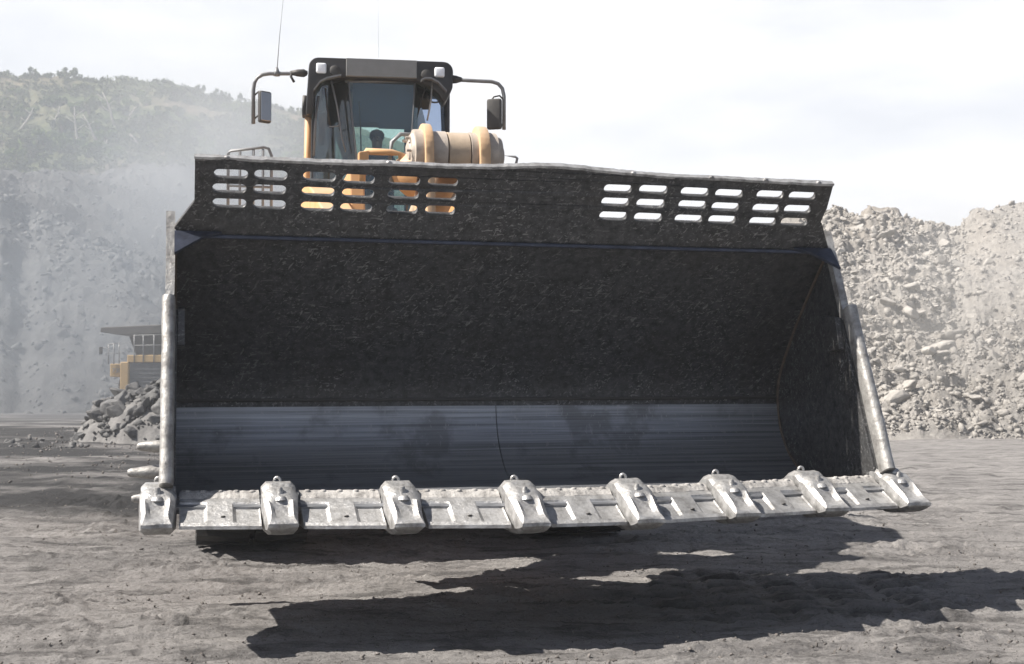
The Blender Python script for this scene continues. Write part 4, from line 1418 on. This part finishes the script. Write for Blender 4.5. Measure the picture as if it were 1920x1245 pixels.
# wipers, glare hoods over the corner panes, door post, brackets
m = MB(); m.tube([P3(621, 152, -.06), P3(632, 200, -.04), P3(641, 258, -.03), P3(648, 285, -.03)], [.014, .012, .010, .008], 8); m.tube([P3(616, 238, -.03), P3(634, 236, -.05), P3(638, 230, -.05)], .009, 6)
m.build('wiper', [M_TUBE], cab)
m = MB(); m.tube([P3(610, 165, .02), P3(613, 200, .02), P3(620, 240, .02)], .010, 6); m.build('wiper', [M_DARK], cab)
m = MB(); m.tube([P3(811, 150, -.12), P3(808, 190, -.1), P3(801, 226, -.08)], [.010, .011, .012], 8); m.build('wiper', [M_WORN], cab)
m = MB(); m.tube([P3(800, 160, .05), P3(793, 180, .05), P3(778, 235, .05)], .009, 6); m.build('wiper', [M_DARK], cab)
m = MB(); m.tube([P3(673, 190, .06), P3(676, 240, .06), P3(677, 285, .06)], .009, 6); m.build('wiper', [M_DARK], cab)
for pts in (((588, 168), (600, 152), (612, 146), (630, 142), (640, 140)), ((790, 150), (796, 146), (808, 146), (822, 153), (838, 170))):
    q = [P3(*p_, -.26) for p_ in pts]
    m = MB()
    m.loft([[v + Vector((0, 0, .012)), v + Vector((0, .14, .02)), v + Vector((0, .14, 0)), v + Vector((0, 0, -.012))] for v in q])
    m.build('glare_hood', [M_TUBE], cab)
m = MB(); a = P3(815, 182, 0.0); m.tube([a + Vector((0.10 * math.cos(t), 0, 0.075 * math.sin(t))) for t in np.linspace(math.pi, 2 * math.pi + .4, 12)], .012, 6); m.build('lamp_bracket', [M_DARK], cab)
m = MB(); a, b = P3(578, 214, .1), P3(576, 300, .1); m.tube([a, a + (b - a).normalized() * 1.6], 0.043, 12); m.build('access_post', [M_ORANGE], cab)
m = MB(); c = P3(577, 210, .1); m.box(c.x - .075, c.x + .06, 0.02, .2, c.z - .07, c.z + .06, 0.02); m.tube([c + Vector((-.05, 0, .0)), c + Vector((-.04, 0, .22))], 0.03, 8); m.build('post_bracket', [M_DARK], cab)
m = MB(); m.tube([P3(597, 180, .03), P3(591, 230, .03), P3(588, 292, .03)], .016, 8); m.build('grab_bar', [M_TUBE], cab)

# mirrors: bent tube arms with a hanging mirror each
def mirror(arm, rad, quad, face_mat, y, hooks, yawm):
    mm = MB(); pts = [P3(*p_, y) for p_ in arm]; mm.tube(pts, rad, 12)
    a = mm.build('mirror_arm', [M_TUBE], cab)
    q0, q1 = P3(quad[0], quad[1], y), P3(quad[2], quad[3], y)
    cx, cz = (q0.x + q1.x) / 2, (q0.z + q1.z) / 2; w, h = abs(q1.x - q0.x) / 2, abs(q1.z - q0.z) / 2
    mm = MB()
    mm.box(-w, w, -0.01, 0.07, -h, h, 0.028, seg=3)
    o = mm.build('mirror', [M_DARK], a, (cx, y - .06, cz), yawm, smooth_angle=40)
    for (hx, hy) in hooks:
        p_ = P3(hx, hy, y)
        s_ = 1 if p_.x > cx else -1
        mm = MB(); mm.tube([p_, p_ + Vector((-s_ * .05, -.03, .04)), p_ + Vector((-s_ * .13, -.04, .02)), p_ + Vector((-s_ * .17, -.04, -.04))], .012, 6); mm.build('mirror_bracket', [M_DARK], a)
    return a, (cx, cz, w, h)


armL = [(577, 136), (550, 138), (505, 138), (492, 140), (482, 146), (477, 156), (475, 170), (475, 232)]
aL, (cx, cz, w, h) = mirror(armL, .026, (486, 172, 511, 232), None, 0.0, ((478, 178), (478, 222)), 0.55)
m = MB(); m.box(-w * .86, w * .86, -.022, -.008, -h * .9, h * .9, .006); o = m.build('mirror_glass', [M_MIRROR], aL, (cx, -.06, cz), 0.55)
armR = [(850, 149), (880, 151), (922, 153), (934, 157), (942, 166), (945, 180), (945, 243)]
mirror(armR, .026, (911, 186, 939, 244), None, 0.0, ((943, 186), (943, 236)), -0.35)
m = MB(); q = P3(563, 137, 0); m.lathe([(-.12, .03), (-.03, .05), (.05, .055), (.09, .03)], 'x', 12, q); m.tube([q + Vector((-.12, 0, .02)), q + Vector((-.12, -.02, -.06)), q + Vector((-.08, -.02, -.13))], .018, 8)
m.build('arm_pivot', [M_DARK], cab)
m = MB(); q = P3(855, 149, 0); m.lathe([(-.06, .06), (.0, .055), (.08, .03)], 'x', 12, q); m.build('arm_pivot', [M_DARK], cab)
m = MB(); q = P3(519, 138, 0); m.lathe([(-.03, .045), (.02, .04), (.09, .014)], 'z', 12, q); m.tube([q, P3(524, 70, 0), P3(532, -12, 0)], [.006, .004, .003], 6); m.build('antenna', [M_TUBE], cab)
m = MB(); q = P3(710, 108, .9); m.tube([q, P3(709.5, 50, .9), P3(709, -10, .9)], [.0015, .0012, .001], 5); m.build('antenna', [M_TUBE], cab)


# ------------------------------------------------------------------ driver in the cab
def skin_body(name, verts, edges, radii, mat, parent=None, sub=2):
    me = bpy.data.meshes.new(name); me.from_pydata(verts, edges, []); me.materials.append(mat)
    o = link(name, me, parent)
    sk = o.modifiers.new('skin', 'SKIN'); sk.use_smooth_shade = True
    for v, r in zip(me.skin_vertices[0].data, radii): v.radius = (r, r) if not isinstance(r, tuple) else r
    me.skin_vertices[0].data[0].use_root = True
    ss = o.modifiers.new('sub', 'SUBSURF'); ss.levels = sub; ss.render_levels = sub
    return o


hx, hz = cabp(707, 264, 1.15)
cabmat = Matrix.Translation(CABW) @ Matrix.Rotation(CYAW, 4, 'Z')
drv = empty('person', cabmat @ Vector((hx, 1.2, 4.45)), CYAW)
tag(drv, 'dark-haired driver in a navy shirt sitting behind the loader windscreen', 'person')
dz = hz - 4.45
V = [(0, 0.05, 0.05), (0, 0.04, 0.25), (0, 0.03, dz - .34), (0, 0.0, dz - .20), (0, -0.02, dz - .10), (0, -0.05, dz + .02), (0, -0.04, dz + .09),
     (-.20, 0, dz - .27), (-.27, -.10, dz - .50), (-.16, -.42, dz - .50), (-.13, -.52, dz - .47),
     (.20, 0, dz - .27), (.27, -.10, dz - .50), (.16, -.42, dz - .50), (.13, -.52, dz - .47),
     (-.12, -.25, 0.08), (-.14, -.52, 0.05), (-.14, -.56, -.25), (.12, -.25, 0.08), (.14, -.52, 0.05), (.14, -.56, -.25)]
Ed = [(0, 1), (1, 2), (2, 3), (3, 4), (4, 5), (5, 6), (2, 7), (7, 8), (8, 9), (9, 10), (2, 11), (11, 12), (12, 13), (13, 14), (0, 15), (15, 16), (16, 17), (0, 18), (18, 19), (19, 20)]
Rd = [(.17, .12), (.17, .12), (.18, .11), .06, .075, (.088, .10), (.07, .08), .075, .05, .036, .03, .075, .05, .036, .03, .09, .07, .05, .09, .07, .05]
skin_body('body', V, Ed, Rd, M_SKIN, drv)
Vs = [(0, 0.05, 0.0), (0, 0.04, 0.25), (0, 0.03, dz - .33), (-.20, 0, dz - .27), (-.27, -.10, dz - .50), (-.20, -.32, dz - .50), (.20, 0, dz - .27), (.27, -.10, dz - .50), (.20, -.32, dz - .50), (0, .01, dz - .24)]
skin_body('shirt', Vs, [(0, 1), (1, 2), (2, 3), (3, 4), (4, 5), (2, 6), (6, 7), (7, 8), (2, 9)], [(.19, .14), (.19, .14), (.20, .13), .09, .065, .05, .09, .065, .05, .08], M_SHIRT, drv)
m = MB(); m.lathe([(-.05, .085), (0.0, .108), (.05, .106), (.09, .08), (.115, .02)], 'z', 16, (0, -.02, dz + .055)); m.build('hair', [M_HAIR], drv, smooth_angle=60)
m = MB(); m.tube([(0, -.135, dz + .03), (0, -.165, dz - .005), (0, -.14, dz - .015)], [.01, .018, .012], 6); m.build('nose', [M_SKIN], drv)

# ------------------------------------------------------------------ haul truck behind the rock heap
def wpx(px, py, Y): return Vector(((px - 960) / FPX * Y, Y, (738 - py) / FPX * Y + CAM_H))


TY = 70.0
g0 = float(ground_base(-20.0, TY))
truck = empty('haul_truck', ((300 - 960) / FPX * TY, TY + 3.0, g0))
tag(truck, 'hazy yellow mining haul truck with a dark dump body, standing behind the rock heap', 'truck')
def tp(px, py, dy=0.0):
    v = wpx(px, py, TY + dy); return v - truck.location
S = TY / FPX
def tx(px): return tp(px, 700).x
def tz(py): return tp(250, py).z
XR = tx(410)                                            # right side, hidden behind the bucket
m = MB()                                                # body: deep tray with the canopy lip to the front
m.prism([(tx(190), tz(611)), (XR, tz(602)), (XR, tz(618)), (tx(230), tz(626)), (tx(189), tz(620))], 'y', -3.2, -1.0, 0.04)
m.prism([(tx(222), tz(624)), (tx(228), tz(640)), (tx(240), tz(672)), (XR - 0.6, tz(672)), (XR, tz(618))], 'y', -1.2, 5.5, 0.05)
m.build('dump_body', [M_TRUCKBODY], truck)
m = MB(); m.box(tx(240), XR - 0.4, -3.2, -2.9, tz(677), tz(663), 0.04); m.build('deck_beam', [M_YELLOW], truck)
m = MB(); m.box(tx(228), tx(244), -3.3, -2.2, tz(740), tz(676), 0.05); m.box(tx(206), tx(230), -3.0, -2.2, tz(704), tz(679), 0.05); m.build('fender', [M_YELLOW], truck)
m = MB()
m.box(tx(244), XR - .9, -3.1, -2.8, tz(735), tz(677), 0.03)
for k in range(7): zz = tz(682 + 8 * k); m.box(tx(245), XR - .95, -3.16, -3.1, zz - .04, zz + .04, 0.01)
m.build('radiator_grille', [M_GRILLE], truck)
m = MB()
for px in (251, 268, 288, 310): m.tube([tp(px, 677, -3.2 + 3), tp(px, 625, -3.2 + 3)], .028, 6)
for py in (626, 645): m.tube([tp(251, py, -.2), tp(330, py - 1, -.2)], .022, 6)
for k, px in enumerate((203, 213, 223)): m.tube([tp(px, 680, -.2), tp(px, 643 - 2 * k, -.2)], .028, 6)
m.tube([tp(203, 643, -.2), tp(225, 640, -.2)], .025, 6); m.tube([tp(203, 660, -.2), tp(225, 659, -.2)], .022, 6)
m.tube([tp(203, 648, -.2), tp(192, 650, -.2)], .025, 6)
m.build('handrail', [M_TUBE], truck)
m = MB(); a = tp(188.5, 654, -.2); m.box(a.x - .09, a.x + .09, a.y - .05, a.y + .05, a.z - .20, a.z + .2, .03); m.build('mirror', [M_DARK], truck)
m = MB(); m.box(tx(300), XR - .5, -2.4, -0.9, tz(672), tz(628), .05); m.build('truck_cab', [M_YELLOW], truck)
for (cx, yy) in ((tx(232), -1.6), (XR - .6, -1.6), (tx(245), 3.6), (XR - 1.0, 3.6)):
    m = MB(); m.lathe([(-.38, .55), (-.42, 1.2), (-.33, 1.33), (.33, 1.33), (.42, 1.2), (.38, .55)], 'x', 40); t = m.build('tyre', [M_RUBBER], truck, (cx, yy, 1.33), smooth_angle=35)
    m = MB(); m.lathe([(-.30, .56), (-.2, .3), (.2, .3), (.30, .56)], 'x', 24); m.build('rim', [M_YELLOW], t)
# worn fleet number on the corner of the deck
fc = bpy.data.curves.new('fleet_number', 'FONT'); fc.body = '730'; fc.size = 0.36; fc.extrude = 0.01; fc.align_x = 'CENTER'
fo = bpy.data.objects.new('fleet_number', fc); COL.objects.link(fo)
fm = bpy.data.meshes.new_from_object(fo.evaluated_get(bpy.context.evaluated_depsgraph_get())); bpy.data.objects.remove(fo)
fm.materials.append(M_TUBE)
o = link('fleet_number', fm, truck, (tx(219), -3.02, tz(696))); o.rotation_euler = (R(90), 0, 0)

# ------------------------------------------------------------------ dusty air
HAZE = bpy.data.materials.new('dusty_air'); HAZE.use_nodes = True
hn = HAZE.node_tree.nodes; hl = HAZE.node_tree.links; hn.clear()
ho = hn.new('ShaderNodeOutputMaterial'); hv = hn.new('ShaderNodeVolumePrincipled')
hv.inputs['Color'].default_value = (0.85, 0.87, 0.90, 1); hv.inputs['Density'].default_value = 0.0012; hv.inputs['Anisotropy'].default_value = 0.25
hl.new(hv.outputs['Volume'], ho.inputs['Volume'])
m = MB(); m.box(-640, 640, -340, 690, -28, 84, 0)
tag(m.build('haze', [HAZE]), 'pale dusty air filling the pit', 'haze', None, 'stuff')


def dust_cloud(loc, rad, dens, scale, label, col=(0.45, 0.50, 0.56)):
    """a drifting cloud of raised dust: a rounded closed hull holding a thin uneven volume that thins out to its edge"""
    mat = bpy.data.materials.new('drifting_dust'); mat.use_nodes = True
    n = mat.node_tree.nodes; l = mat.node_tree.links; n.clear()
    out = n.new('ShaderNodeOutputMaterial'); v = n.new('ShaderNodeVolumePrincipled')
    v.inputs['Color'].default_value = (*col, 1); v.inputs['Anisotropy'].default_value = 0.2
    tc = n.new('ShaderNodeTexCoord')
    ln = n.new('ShaderNodeVectorMath'); ln.operation = 'LENGTH'; l.new(tc.outputs['Object'], ln.inputs[0])
    fall = n.new('ShaderNodeMapRange'); fall.interpolation_type = 'SMOOTHSTEP'
    fall.inputs['From Min'].default_value = 1.0; fall.inputs['From Max'].default_value = 0.25
    l.new(ln.outputs['Value'], fall.inputs['Value'])
    nz = n.new('ShaderNodeTexNoise'); nz.inputs['Scale'].default_value = scale; nz.inputs['Detail'].default_value = 3
    l.new(tc.outputs['Object'], nz.inputs['Vector'])
    mr = n.new('ShaderNodeMapRange'); mr.inputs['From Min'].default_value = 0.3; mr.inputs['From Max'].default_value = 0.7
    mr.inputs['To Min'].default_value = 0.15; mr.inputs['To Max'].default_value = 1.0
    l.new(nz.outputs['Fac'], mr.inputs['Value'])
    a = n.new('ShaderNodeMath'); a.operation = 'MULTIPLY'; l.new(fall.outputs['Result'], a.inputs[0]); l.new(mr.outputs['Result'], a.inputs[1])
    b = n.new('ShaderNodeMath'); b.operation = 'MULTIPLY'; l.new(a.outputs[0], b.inputs[0]); b.inputs[1].default_value = dens
    l.new(b.outputs[0], v.inputs['Density']); l.new(v.outputs['Volume'], out.inputs['Volume'])
    bm = bmesh.new(); bmesh.ops.create_icosphere(bm, subdivisions=4, radius=1.02)
    me = bpy.data.meshes.new('dust_cloud'); bm.to_mesh(me); bm.free(); me.materials.append(mat)
    o = link('dust_cloud', me, None, loc); o.scale = rad
    tag(o, label, 'dust', None, 'stuff')


dust_cloud((-27, 90, 10), (33, 34, 27), 0.028, 2.6, 'bluish dust drifting over the left of the pit behind the haul truck')
dust_cloud((-40, 170, 34), (70, 60, 40), 0.0018, 2.5, 'thin dust veil hanging before the scrub hill')
dust_cloud((-30, 128, 25), (17, 17, 15), 0.045, 2.0, 'bright dust plume drifting up before the hill, left of the loader cab', (0.90, 0.91, 0.92))
dust_cloud((-20, 62, 3.5), (11, 6, 7), 0.03, 1.6, 'low grey dust hanging between the rock heap and the haul truck', (0.5, 0.53, 0.57))
dust_cloud((20, 52, 4.5), (11, 8, 9), 0.075, 1.8, 'pale dust rising along the foot of the right-hand spoil slope', (0.85, 0.84, 0.82))
scene.cycles.volume_step_rate = 3.0
scene.cycles.volume_max_steps = 96
